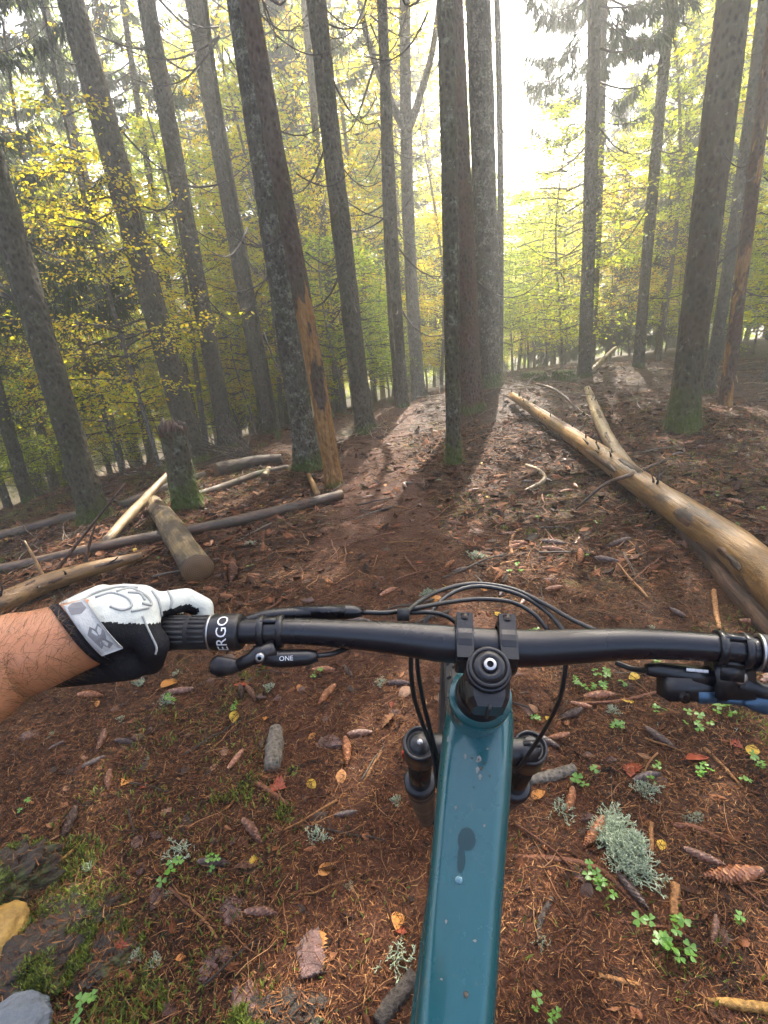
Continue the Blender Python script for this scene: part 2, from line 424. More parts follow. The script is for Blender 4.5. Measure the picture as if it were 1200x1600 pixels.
def dead_branch(seed):
    rg = np.random.default_rng(seed); mb = MB(); L = 1.0
    p = branch_path(L, rg.uniform(.12, .4), rg.uniform(.1, .5), rg, 9)
    mb.tube(p, np.linspace(.013, .002, 9), 5)
    for k in range(rg.integers(5, 10)):
        i = rg.integers(2, 8); d = p[i] - p[i - 1]; d /= np.linalg.norm(d)
        l = rg.uniform(.12, .38); s = rg.choice([-1, 1]); e = d * .7 + np.array([0, s * .8, rg.uniform(-.5, .2)])
        q = np.array([p[i] + e * l * t + np.array([0, 0, .25 * l * t * t]) for t in np.linspace(0, 1, 4)])
        mb.tube(q, np.linspace(.005, .0013, 4), 3)
    return mb.mesh('branch')
DEAD = [dead_branch(100 + i) for i in range(8)]
for m_ in DEAD: m_.materials.append(M['dead_wood'])

def spruce_crown(seed, h0, h1, rmax, nb, twigs=70):
    rg = np.random.default_rng(seed); mb = MB()
    TP, TY, TI, TS = [], [], [], []
    for b in range(nb):
        t = rg.uniform(0, 1) ** 1.15; z = h0 + (h1 - h0) * t
        L = rmax * (1 - t) ** .75 * rg.uniform(.7, 1.1) + .25; az = rg.uniform(0, 6.283)
        p = branch_path(L, rg.uniform(.18, .36), rg.uniform(.08, .28), rg, 7)
        ca, sa = math.cos(az), math.sin(az)
        R = np.array([[ca, -sa, 0], [sa, ca, 0], [0, 0, 1]])
        w = p @ R.T + np.array([0, 0, z])
        mb.tube(w, np.linspace(.008 + .006 * L, .003, 7), 4, False)
        nt = int(2.1 * twigs * (.4 + .5 * L / rmax)); u = rg.uniform(.18, 1, nt) ** .8 * 6
        i = np.minimum(u.astype(int), 5); f = u - i
        pos = w[i] * (1 - f)[:, None] + w[i + 1] * f[:, None]
        side = rg.choice([-1, 1], nt)
        TP.append(pos); TY.append(az + side * rg.uniform(.3, 1.3, nt)); TI.append(-rg.uniform(.3, 1.5, nt)); TS.append(rg.uniform(.14, .42, nt) * (.65 + .25 * L))
    # a spray: narrow rachis with needle fringe left and right
    tv = np.array([[0, 0, 0], [.4, .024, .01], [1, 0, -.08], [.4, -.024, .01], [.15, .01, -.02], [.6, .17, -.12], [.3, -.01, -.04], [.85, -.14, -.16]])
    tf = np.array([[0, 1, 2], [0, 2, 3], [4, 5, 1], [6, 3, 7]])
    v, f = scatter(tv, tf, np.concatenate(TP), np.concatenate(TY), np.concatenate(TI), np.concatenate(TS), rg.uniform(-1, 1, len(np.concatenate(TY))))
    mb.add(v, f, 1)
    me = mb.mesh('crown', False); me.materials.append(M['dead_wood']); me.materials.append(M['spruce_needles']); return me

LEAF_V = np.array([[0, 0, 0], [.3, .3, .05], [.7, .27, .03], [1, 0, -.1], [.7, -.27, .03], [.3, -.3, .05]]); LEAF_F = np.array([[0, 1, 2, 3], [0, 3, 4, 5]])
def beech_crown(seed, h0, h1, rmax, nb, nl, leaf=.07, mat='beech_leaf', flat=.25):
    rg = np.random.default_rng(seed); mb = MB(); LP, LYw = [], []
    per = max(4, nl // nb)
    for b in range(nb):
        t = rg.uniform(0, 1); z = h0 + (h1 - h0) * t
        L = rmax * (math.sin(math.pi * min(1, .18 + .8 * t)) ** .6) * rg.uniform(.55, 1.1); az = rg.uniform(0, 6.283)
        n = 6; tt = np.linspace(0, 1, n)
        p = np.c_[tt * L * math.cos(az), tt * L * math.sin(az), z + L * (.35 * tt - .28 * tt ** 2 * rg.uniform(.6, 1.5))]
        p[:, :2] += rg.normal(0, .04 * L, (n, 2)) * tt[:, None]
        mb.tube(p, np.linspace(.007 + .006 * L, .002, n), 4, False)
        for s_ in range(3):
            i = rg.integers(1, n - 1); a2 = az + rg.choice([-1, 1]) * rg.uniform(.4, 1.1); l2 = L * rg.uniform(.25, .55)
            e = p[i] + np.array([math.cos(a2) * l2, math.sin(a2) * l2, rg.uniform(-.1, .15) * l2])
            mb.tube(np.array([p[i], (p[i] + e) / 2 + [0, 0, .03 * l2], e]), [.006, .004, .0015], 3, False)
            k = per // 5; u = rg.uniform(.2, 1.05, k)[:, None]
            LP.append(p[i] * (1 - u) + e * u + rg.normal(0, 1, (k, 3)) * np.array([.10, .10, .10 * flat + .02]) * (1 + .5 * l2)); LYw.append(a2 + rg.uniform(-1.2, 1.2, k))
        k = per - 3 * (per // 5); u = rg.uniform(.25, 1.05, k); j = np.minimum((u * (n - 1)).astype(int), n - 2); f = u * (n - 1) - j
        LP.append(p[j] * (1 - f)[:, None] + p[j + 1] * f[:, None] + rg.normal(0, 1, (k, 3)) * np.array([.16, .16, .16 * flat + .02])); LYw.append(az + rg.uniform(-1.3, 1.3, k))
    LP = np.concatenate(LP); LYw = np.concatenate(LYw); k = len(LP)
    v, f = scatter(LEAF_V, LEAF_F, LP, LYw, rg.uniform(-.9, .5, k), rg.uniform(.7, 1.35, k) * leaf, rg.normal(0, .6, k))
    mb.add(v, f, 1); me = mb.mesh('crown', False); me.materials.append(M['dead_wood']); me.materials.append(M[mat]); return me

CR_SPRUCE_HIGH = [spruce_crown(20 + i, 8.3, 16.5, 1.5, 70, 50) for i in range(2)]     # crown far above the eye
CR_SPRUCE_LOW = [spruce_crown(30 + i, 3.0, 15.0, 2.2, 130, 75) for i in range(3)]
CR_SPRUCE_DEEP = [spruce_crown(40 + i, .9, 7.0, 1.6, 110, 70) for i in range(2)]
CR_BEECH = [beech_crown(50, 1.2, 11, 2.4, 80, 10000, .085), beech_crown(51, 1.6, 12.5, 2.7, 80, 10000, .085, 'beech_leaf_green'), beech_crown(52, 1.0, 9, 2.2, 75, 9000, .082, 'beech_leaf_gold')]
CR_BEECH_HIGH = [beech_crown(70, 4.2, 11.5, 2.5, 48, 3600, .085), beech_crown(71, 4.8, 12, 2.7, 48, 3600, .085, 'beech_leaf_green'), beech_crown(72, 4.0, 11, 2.4, 45, 3400, .082, 'beech_leaf_gold')]
CR_SAP = [beech_crown(60, .5, 3.6, 1.3, 44, 5200, .042), beech_crown(61, .3, 2.6, 1.2, 40, 4600, .04, 'beech_leaf_green'), beech_crown(62, .6, 4.2, 1.3, 46, 5200, .042, 'beech_leaf_gold')]

def lean_quat(base, top):
    ax = Vector(top) - Vector(base); ax.normalize()
    return Vector((0, 0, 1)).rotation_difference(ax)

def add_branches(root, r, n, z0, z1, seed, smin=.5, smax=1.2):
    rg = np.random.default_rng(seed)
    for k in range(n):
        o = bpy.data.objects.new('branch', DEAD[rg.integers(len(DEAD))]); C.objects.link(o); o.parent = root
        z = rg.uniform(z0, z1); az = rg.uniform(0, 6.283); o.location = (math.cos(az) * r * .7, math.sin(az) * r * .7, z)
        o.rotation_euler = (rg.uniform(-.3, .3), rg.uniform(-.1, .35), az); s_ = rg.uniform(smin, smax); o.scale = (s_,) * 3

def moss_tuft(root, r, seed, n=900, hmax=.3):
    rg = np.random.default_rng(seed); a = rg.uniform(0, 6.283, n); z = rg.uniform(0, 1, n) ** 2 * hmax
    rr = r * (1 + .75 * np.exp(-z / .1)) * rg.uniform(.98, 1.12, n)
    v, f = scatter([[0, -.12, 0], [0, .12, 0], [1, 0, 0]], [[0, 1, 2]], np.c_[rr * np.cos(a), rr * np.sin(a), z], a, rg.uniform(-.1, 1.2, n), rg.uniform(.012, .03, n))
    mb = MB(); mb.add(v, f); o = obj('moss', mb.mesh('moss', False), M['moss_blade'], root, True); o['kind'] = 'stuff'
M['moss_blade'] = island('moss_blades', [(0, (.018, .032, .004)), (.5, (.07, .11, .010)), (1, (.17, .23, .025))], .6, .35)

# foreground and middle trees: base pixel, pixel of a point higher up, depth, width px at that depth, height, bark, crown, branches, moss, name, label
TREES = [
 (150, 815, 25, 400, 5.0, 54, 16, 'bark_dark', 'hi', 5, 1, 'spruce_tree', 'thick dark leaning spruce trunk at the left edge, mossy foot behind the pale pole'),
 (305, 722, 115, 0, 7.2, 44, 17, 'bark_grey', 'hi', 12, 0, 'spruce_tree', 'tall straight grey spruce trunk rising right behind the broken snag'),
 (358, 700, 228, 0, 8.0, 31, 16, 'bark_grey', 'hi', 14, 0, 'spruce_tree', 'slimmer grey spruce trunk leaning left, behind the fan of bare twigs'),
 (482, 730, 370, 0, 5.8, 45, 16, 'bark_lichen', 'hi', 10, 1, 'spruce_tree', 'grey lichen covered spruce trunk with bright mossy root foot, touching the peeled dead trunk'),
 (524, 762, 411, 0, 5.2, 32, 13, 'bark_peel', None, 9, 0, 'dead_tree', 'dead trunk with peeled orange brown wood at its foot, beside the mossy lichen trunk'),
 (570, 672, 495, 0, 7.2, 33, 16, 'bark_grey', 'hi', 14, 1, 'spruce_tree', 'clean straight brown grey trunk standing at the left edge of the trail crest'),
 (632, 640, 580, 0, 8.0, 18, 13, 'bark_grey', 'hi', 16, 0, 'spruce_tree', 'slender spruce at the trail crest with many bare drooping branches'),
 (622, 645, 588, 190, 8.3, 8, 9, 'bark_grey', None, 10, 0, 'spruce_tree', 'very thin dark pole of a tree just left of the slender spruce at the crest'),
 (709, 722, 678, 0, 5.0, 28, 14, 'bark_moss', 'hi', 6, 1, 'spruce_tree', 'slim lichen speckled trunk with green mossy foot right beside the trail'),
 (738, 640, 710, 0, 7.2, 38, 17, 'bark_red', 'hi', 2, 0, 'spruce_tree', 'thick purplish brown spruce trunk, middle one of the close trio'),
 (765, 608, 748, 0, 7.9, 42, 17, 'bark_lichen', 'hi', 2, 1, 'spruce_tree', 'thick trunk mottled with pale lichen at the right of the close trio'),
 (781, 603, 768, 0, 8.5, 11, 13, 'bark_grey', 'hi', 6, 0, 'spruce_tree', 'thin brown trunk half hidden behind the lichen mottled trio trunk'),
 (913, 588, 935, 0, 9.0, 24, 15, 'bark_grey', 'gap', 16, 1, 'spruce_tree', 'straight spruce trunk with short bare side twigs right of the sky gap'),
 (922, 580, 947, 0, 11.5, 14, 15, 'bark_grey', 'gap', 6, 0, 'spruce_tree', 'pale hazy trunk overlapping the straight spruce with bare side twigs'),
 (997, 574, 1040, 0, 9.5, 20, 14, 'bark_grey', 'hi', 16, 0, 'spruce_tree', 'misty trunk with forked upper limb and tangled branches left of the thick mossy trunk'),
 (1065, 677, 1146, 0, 5.25, 58, 16, 'bark_big', 'hi', 3, 1, 'spruce_tree', 'very thick rough trunk with pale lichen spots and green mossy base on the right'),
 (1105, 622, 1193, 0, 7.9, 23, 15, 'bark_grey', 'hi', 6, 0, 'spruce_tree', 'slim grey trunk partly hidden directly behind the very thick mossy trunk'),
 (1132, 638, 1200, 180, 6.3, 26, 13, 'bark_peel_patch', 'hi', 4, 0, 'spruce_tree', 'reddish trunk with orange peeled bark patches near the right edge'),
 (45, 783, 0, 610, 8.0, 28, 15, 'bark_dark', 'lo', 8, 0, 'spruce_tree', 'hazy leaning trunk at the far left behind the thick dark one'),
 (88, 773, 18, 480, 10.0, 20, 15, 'bark_grey', 'hi', 10, 0, 'spruce_tree', 'misty trunk just right of the hazy leaning trunk at far left'),
 (112, 765, 52, 560, 13.0, 17, 15, 'bark_grey', 'lo', 8, 0, 'spruce_tree', 'faint grey trunk in mist close behind the thick dark left trunk'),
 (235, 700, 80, 80, 12.0, 19, 15, 'bark_grey', 'hi', 10, 0, 'spruce_tree', 'faded trunk between the thick dark left trunk and the tall straight grey one'),
 (312, 690, 245, 330, 11.0, 12, 13, 'bark_grey', 'hi', 10, 0, 'spruce_tree', 'narrow faded trunk between the two tall grey left trunks'),
 (425, 690, 368, 350, 9.0, 32, 15, 'bark_grey', 'hi', 10, 0, 'spruce_tree', 'broad hazy brown trunk standing left of the lichen covered pair'),
 (438, 702, 395, 400, 7.5, 9, 8, 'bark_dark', None, 12, 0, 'spruce_tree', 'dark thin young trunk left of the lichen covered pair'),
 (533, 660, 512, 470, 12.0, 14, 13, 'bark_grey', 'hi', 8, 0, 'spruce_tree', 'hazy thin trunk seen between the peeled dead trunk and the clean straight one'),
 (524, 690, 492, 540, 9.0, 7, 7, 'bark_dark', None, 8, 0, 'spruce_tree', 'thin leaning dark stem right of the peeled dead trunk'),
 (1027, 556, 1052, 310, 14.0, 11, 13, 'bark_grey', 'lo', 10, 0, 'spruce_tree', 'pale thin trunk in bright mist right of the forked misty trunk'),
]
BR_TOP = {'hi': CR_SPRUCE_HIGH, 'lo': CR_SPRUCE_LOW}
TREE_XY = []
for i, (px, py, tx_, ty_, d, wpx, h, bark, crown, nbr, moss, nm, lab) in enumerate(TREES):
    g = P(px, py, d); B = np.array([g[0], g[1], g1(g[0], g[1])]); TREE_XY.append((B[0], B[1]))
    U = on_plane_y(tx_, ty_, B[1]); r = .93 * wpx / 2 * (B[1] * _ct - .1 * _st) / FOC * B[1] / math.hypot(B[0], B[1])
    root = thing(nm, lab, 'tree', B, lean_quat(B, U))
    big = d < 6.5
    obj('trunk', trunk_mesh('trunk', r, h, 200 + i, .55 if r > .1 else .3, 32 if big else 16, .5, .12 if r > .1 else .35), M[bark], root, True)
    if crown in ('hi', 'lo'):
        cm = BR_TOP[crown][i % len(BR_TOP[crown])]
        o = obj('crown', cm, [], root, True); o.rotation_euler = (0, 0, i * 1.3); s_ = h / 16.5; o.scale = (s_, s_, s_)
        if crown == 'hi' and 7.0 < d: o.scale = (s_, s_, s_ * .95)
    elif crown == 'gap':
        o = obj('crown', CR_SPRUCE_HIGH[i % 2], [], root, True); o.location.z = -3.2; o.scale = (.85, .85, .95)
    add_branches(root, r, int(nbr * 1.25), 1.3 if d > 6 else 2.0, 7.0, 300 + i, .45, 1.35 if d > 7 else .9)
    if d < 8.6 and r > .05: add_branches(root, r, 9, .7, 4.5, 1300 + i, .12, .3)
    if moss: moss_tuft(root, r, 400 + i)
    if 'forked' in lab:
        q = smooth_path([(0, 0, 4.6), (.15, -.02, 5.1), (.5, 0, 6.0), (1.0, .1, 8)], 12); mb = MB(); mb.tube(q, np.linspace(r * .6, .02, 12), 10)
        obj('limb', mb, M[bark], root, True)

# one beech that forks behind the slender crest spruce
def beech(px, py, tx_, ty_, d, wpx, h, lab, cm=None, fork=False, group=None, seed=0, scale=1.0, lift=0.0, cat='tree'):
    g = P(px, py, d); B = np.array([g[0], g[1], g1(g[0], g[1])]); TREE_XY.append((B[0], B[1])); U = on_plane_y(tx_, ty_, B[1]); r = wpx / 2 * d / FOC
    root = thing('beech_tree', lab, cat, B, lean_quat(B, U), group)
    obj('trunk', trunk_mesh('trunk', r, h, 700 + seed, .35, 14, .6, .3), M['bark_beech'], root, True)
    if fork:
        for sx in (-1, 1):
            q = smooth_path([(0, 0, 4.4), (.25 * sx, .1, 4.9), (.6 * sx, .2, 6), (1.0 * sx, .4, 9)], 12); mb = MB(); mb.tube(q, np.linspace(r * .6, .03, 12), 9)
            obj('limb', mb, M['bark_beech'], root, True)
    if cm is not None:
        o = obj('crown', cm, [], root, True); o.rotation_euler = (0, 0, seed * 2.1); o.scale = (scale,) * 3; o.location.z = lift
    return root
beech(655, 627, 640, 300, 9.8, 21, 11, 'pale beech trunk that forks high up in gold leaves behind the slender crest spruce', CR_SAP[2], True, None, 1, 1.2, 4.6)
beech(252, 742, 170, 430, 7.0, 6, 6.0, 'thin bent bare stem of a young beech crossing in front of the tall grey trunk', CR_SAP[2], False, None, 2, 1.0)
beech(186, 716, 122, 478, 9.0, 8, 6.5, 'thin hazy young beech stem with gold leaves between the left trunks', CR_SAP[0], False, None, 3, 1.3)

# background wood: every tree its own trunk and crown, spread over the slopes behind
def bg_tree(x, y, kind, seed, s_, lab, group):
    z = g1(x, y); rg = np.random.default_rng(seed); q = lean_quat((0, 0, 0), (rg.normal(0, .03), rg.normal(0, .03), 1))
    nm = {'high': 'beech_tree', 'spruce': 'spruce_tree', 'deep': 'young_spruce', 'beech': 'beech_tree', 'sap': 'beech_sapling'}[kind]
    root = thing(nm, lab, 'sapling' if kind == 'sap' else 'tree', (x, y, z), q, group)
    me = BGT[kind][seed % len(BGT[kind])]
    o = obj('trunk', me, [], root, True)
    cms = {'high': CR_BEECH_HIGH, 'spruce': CR_SPRUCE_LOW, 'deep': CR_SPRUCE_DEEP, 'beech': CR_BEECH, 'sap': CR_SAP}[kind]
    c = obj('crown', cms[(seed // 3) % len(cms)], [], root, True); c.rotation_euler = (0, 0, seed * 1.7)
    root.scale = (s_, s_, s_ * rg.uniform(.9, 1.1)); return root
BGT = {'high': [trunk_mesh('trunk', .08, 11.5, 807, .35, 12, .8, .4)],
       'spruce': [trunk_mesh('trunk', .17, 15, 801, .4, 12, .7, .2), trunk_mesh('trunk', .13, 15, 802, .4, 12, .7, .3)],
       'deep': [trunk_mesh('trunk', .08, 6.8, 803, .3, 8, .85, .1)],
       'beech': [trunk_mesh('trunk', .12, 11, 804, .35, 12, .75, .5), trunk_mesh('trunk', .09, 12, 805, .35, 12, .75, .7)],
       'sap': [trunk_mesh('trunk', .025, 3.4, 806, .2, 6, .8, .35)]}
for k, b in (('spruce', 'bark_grey'), ('deep', 'bark_dark'), ('beech', 'bark_beech'), ('high', 'bark_beech'), ('sap', 'bark_beech')):
    for m_ in BGT[k]: m_.materials.append(M[b])
rg = np.random.default_rng(77)
GAP = (math.radians(13.2), math.radians(20.0))               # the open sky between the trio and the trunk with bare side twigs
LANE = (math.radians(1.0), math.radians(27.0))               # sunny opening in the canopy
NEAR_TRUNKS = [(-5.4, 7.7, 'the far left hazy trunk'), (-2.86, 4.74, 'the thick dark left trunk'), (-2.64, 7.1, 'the tall straight grey trunk'), (-2.38, 7.9, 'the slimmer left grey trunk'),
               (-.82, 5.65, 'the lichen covered trunk'), (-.19, 7.17, 'the clean straight trunk'), (.44, 8.07, 'the slender crest spruce'), (.72, 4.85, 'the trailside trunk'), (1.6, 7.6, 'the close trio of trunks'),
               (3.75, 9.2, 'the gap trunk'), (4.98, 9.74, 'the forked misty trunk'), (3.15, 5.14, 'the very thick mossy trunk'), (4.34, 6.26, 'the reddish peeling trunk')]
def bg_label(look, x, y):
    a = math.atan2(x, y); best = min(NEAR_TRUNKS, key=lambda t_: abs(math.atan2(t_[0], t_[1]) - a)); da = a - math.atan2(best[0], best[1])
    side = 'straight behind' if abs(da) < .03 else ('behind and right of' if da > 0 else 'behind and left of'); d = math.hypot(x, y)
    dist = 'near' if d < 15 else ('distant' if d < 26 else 'farthest')
    return f'{dist} {look} {side} {best[2]}'
placed = list(TREE_XY)
def free(x, y, dmin): return all((x - a) ** 2 + (y - b) ** 2 > dmin * dmin for a, b in placed)
def put(kind, n, rmin, rmax, amin, amax, dmin, smin, smax, look, group, power=.6):
    c = 0; tries = 0
    while c < n and tries < 4000:
        tries += 1
        az = math.radians(rg.uniform(amin, amax)); d = rmin + (rmax - rmin) * rg.uniform(0, 1) ** power
        x, y = d * math.sin(az), d * math.cos(az); s_ = rg.uniform(smin, smax)
        if GAP[0] - .05 < az < GAP[1] + .05 and kind in ('beech', 'spruce', 'high'):
            if kind != 'beech': continue
            if kind == 'spruce' and d < 24: continue
            s_ = min(s_, (1.6 + .215 * d) / 12.0)
        if LANE[0] < az < LANE[1] and kind in ('beech', 'spruce'):
            if d < 9.5 or (kind == 'spruce' and d < 20): continue
            s_ = min(s_, (d - 2.5) * 1.12 / 12.5)
        if not free(x, y, dmin): continue
        placed.append((x, y)); c += 1
        sd = int(rg.integers(1, 9999)); tint = {'high': ['yellow green', 'fresh green', 'golden'], 'beech': ['yellow green', 'fresh green', 'golden'], 'sap': ['yellow green', 'fresh green', 'golden']}.get(kind); sz = 'tall ' if s_ > smin + .6 * (smax - smin) else ('short ' if s_ < smin + .3 * (smax - smin) else '')
        bg_tree(x, y, kind, sd, s_, bg_label(sz + (tint[(sd // 3) % 3] + ' ' if tint else '') + look, x, y), group)
for px_, py_, d_, s_, kd_ in ((398, 300, 13.0, .95, 'spruce'), (352, 250, 17.0, 1.05, 'spruce'), (12, 300, 10.5, .9, 'spruce'), (-60, 400, 12.5, 1.0, 'spruce'), (590, 120, 15.0, 1.0, 'spruce'), (960, 420, 15.5, 1.15, 'deep'), (868, 520, 19.0, .8, 'deep'), (1130, 300, 13.0, .9, 'spruce'), (470, 200, 20.0, 1.1, 'spruce')):
    q_ = P(px_, py_, d_); placed.append((q_[0], q_[1])); bg_tree(q_[0], q_[1], kd_, int(px_ + 400), s_, bg_label('drooping spruce' if kd_ == 'spruce' else 'dense young fir', q_[0], q_[1]), 'spruces standing in the mist')
for px_, py_, d_, s_, kd_ in ((610, 640, 11.5, .9, 'sap'), (668, 625, 12.5, 1.1, 'sap'), (690, 610, 14, 1.3, 'sap'), (585, 660, 10.5, .8, 'sap'), (800, 570, 12, 1.0, 'sap'), (826, 560, 13.5, 1.2, 'sap'), (855, 550, 12.5, 1.1, 'sap'), (885, 548, 14.5, 1.3, 'sap'), (955, 545, 13, 1.1, 'sap'), (985, 540, 15, 1.3, 'sap'), (1060, 535, 13, 1.0, 'sap'), (1180, 530, 14, 1.1, 'sap'),
                                  (812, 500, 14.5, .42, 'beech'), (838, 480, 18, .5, 'beech'), (866, 480, 16, .42, 'beech'), (893, 470, 19, .5, 'beech'), (850, 460, 23, .58, 'beech'), (880, 460, 25, .6, 'beech'), (822, 460, 26, .66, 'beech')):
    q_ = P(px_, py_, d_); placed.append((q_[0], q_[1])); bg_tree(q_[0], q_[1], kd_, int(px_ * 3 + py_), s_, bg_label('crest sapling' if kd_ == 'sap' else 'pale beech', q_[0], q_[1]), 'beech saplings in the mist' if kd_ == 'sap' else 'beeches standing in the mist')
put('high', 6, 12, 19, -42, -5, 1.2, .9, 1.15, 'high crowned beech', 'beeches standing in the mist', 1)
put('high', 5, 11.5, 19, -5, 12, 1.1, .9, 1.15, 'high crowned beech', 'beeches standing in the mist', 1)
put('high', 8, 10.5, 19, 21, 56, 1.3, .9, 1.15, 'high crowned beech', 'beeches standing in the mist', 1)
put('beech', 16, 9.5, 16, -60, -10, 1.5, .4, .72, 'beech', 'beeches standing in the mist', 1)
put('beech', 20, 10.5, 17, -14, 13, 1.2, .42, .8, 'beech', 'beeches standing in the mist', 1)
put('beech', 22, 10, 17, 20, 58, 1.4, .42, .8, 'beech', 'beeches standing in the mist', 1)
put('beech', 12, 17, 25, -60, -10, 1.7, .75, 1.1, 'beech', 'beeches standing in the mist', 1)
put('beech', 13, 17, 25, -12, 12, 1.5, .8, 1.15, 'beech', 'beeches standing in the mist', 1)
put('beech', 14, 17, 25, 20, 58, 1.7, .75, 1.15, 'beech', 'beeches standing in the mist', 1)
put('beech', 7, 16, 23, -27, 5, 1.2, 1.0, 1.2, 'beech', 'beeches standing in the mist', 1)
put('beech', 34, 26, 44, -62, 60, 2.2, .9, 1.25, 'hazy beech', 'beeches standing in the mist', 1)
put('spruce', 4, 20, 34, -62, -8, 1.5, .85, 1.15, 'drooping spruce', 'spruces standing in the mist')
put('spruce', 8, 15, 34, 21, 58, 1.6, .85, 1.1, 'drooping spruce', 'spruces standing in the mist')
put('deep', 4, 17, 28, -50, 12, 1.3, .7, 1.1, 'young spruce', 'young spruces in the mist')
put('deep', 8, 13, 30, 13, 52, 1.2, .6, 1.0, 'young spruce', 'young spruces in the mist')
put('sap', 50, 9, 20, -58, 9, .6, .7, 1.3, 'sapling', 'beech saplings in the mist')
put('sap', 40, 22, 44, -62, 60, .8, 1.2, 2.0, 'thicket', 'beech saplings in the mist', 1)
put('sap', 50, 10.5, 26, 8, 56, .6, .7, 1.3, 'sapling', 'beech saplings in the mist')

# the far wood on the slopes below: one mass of leaves beyond the trees one can tell apart
rgf = np.random.default_rng(12); n_ = 100000; az_ = np.radians(rgf.uniform(-66, 66, n_)); d_ = rgf.uniform(40, 54, n_); xf, yf = d_ * np.sin(az_), d_ * np.cos(az_); xf, yf = np.clip(xf, -56, 56), yf
hf = rgf.uniform(0, 1, n_) ** 1.3 * (9.0 + 5 * vnoise(az_ * 14, d_ * .3, 51)); hf = np.where((az_ > GAP[0] - .03) & (az_ < GAP[1] + .03), hf * .8, hf)
kf = vnoise(az_ * 60 + hf * .4, hf * .9, 52) > -.12; n_ = int(kf.sum())
v, f = scatter(LEAF_V, LEAF_F, np.c_[xf, yf, gz(xf, yf) + hf][kf], rgf.uniform(0, 6.28, n_), rgf.normal(0, .7, n_), rgf.uniform(.16, .38, n_), rgf.normal(0, .7, n_)); mb = MB(); mb.add(v, f)
tag(obj('far_wood', mb.mesh('far_wood', False), M['beech_leaf']), 'far wood fading into mist below the crest', None, None, 'stuff')

# ------------------------------------------------------------------ logs, poles, snag, stumps
def wood_mat(name, dark, light, rough=.4, bark=None, bark_amt=.0, moss=0.0, spots=True):
    t = NT(name); co = t.coord((1, 1, .07)); co1 = t.coord()
    g = t.noise(co, 38, 9, .72); b = t.noise(co1, 5, 5, .6); ck = t.noise(t.coord((1, 1, .03)), 16, 6, .7)
    col = t.mix(t.step(g, .36, .64), dark, light); col = t.mix(t.math('MULTIPLY', t.step(ck, .56, .66), .75), col, tuple(c * .35 for c in dark))
    col = t.mix(t.math('MULTIPLY', t.step(b, .45, .65), .55), col, tuple(c * .5 for c in light))
    if spots: col = t.mix(t.step(t.vor(co1, 26), .10, .03), col, (.03, .018, .01))
    if bark: col = t.mix(t.step(t.noise(t.coord((1, 1, .4)), 6, 7, .7), .62 - bark_amt, .66 - bark_amt), col, bark)
    if moss: col = t.mix(t.math('MULTIPLY', t.step(t.noise(co1, 4, 5), .62 - moss, .72 - moss), .8), col, t.ramp(t.noise(co1, 90, 4), [(.3, (.02, .032, .004)), (.7, (.08, .115, .014))]))
    t.bump(t.math('ADD', g, t.math('SUBTRACT', t.math('MULTIPLY', b, .5), ck)), .8, .008)
    return t.out(col, t.ramp(b, [(.3, (rough * .7,) * 3), (.7, (min(1, rough * 1.5),) * 3)]), .5)
M['peeled'] = wood_mat('peeled_wet_log', (.10, .05, .016), (.27, .15, .052), .34, (.07, .042, .022), .06)
M['peeled_pale'] = wood_mat('peeled_pale_log', (.15, .10, .055), (.34, .25, .14), .4, (.09, .06, .04), .05)
M['cutlog'] = wood_mat('yellow_bark_log', (.085, .055, .024), (.22, .15, .065), .6, (.06, .042, .022), .14)
M['brownpole'] = wood_mat('brown_pole', (.03, .018, .011), (.12, .07, .042), .5, (.05, .035, .022), .1, .05)
M['rotten'] = wood_mat('rotten_log', (.02, .01, .006), (.14, .07, .035), .6, (.03, .018, .01), .12)
M['mosslog'] = wood_mat('mossy_log', (.03, .02, .012), (.10, .065, .04), .7, (.05, .04, .03), .1, .10)
def endgrain():
    t = NT('sawn_end'); tc = t.coord(); w_ = t.n('TexWave'); w_.wave_type = 'RINGS'; w_.rings_direction = 'Z'; w_.inputs['Scale'].default_value = 28; w_.inputs['Distortion'].default_value = 1.2
    t.l(tc, w_.inputs['Vector']); t.out(t.ramp(w_.outputs['Fac'], [(0, (.07, .035, .014)), (1, (.15, .085, .035))]), .6); return t.m
M['cut'] = endgrain()

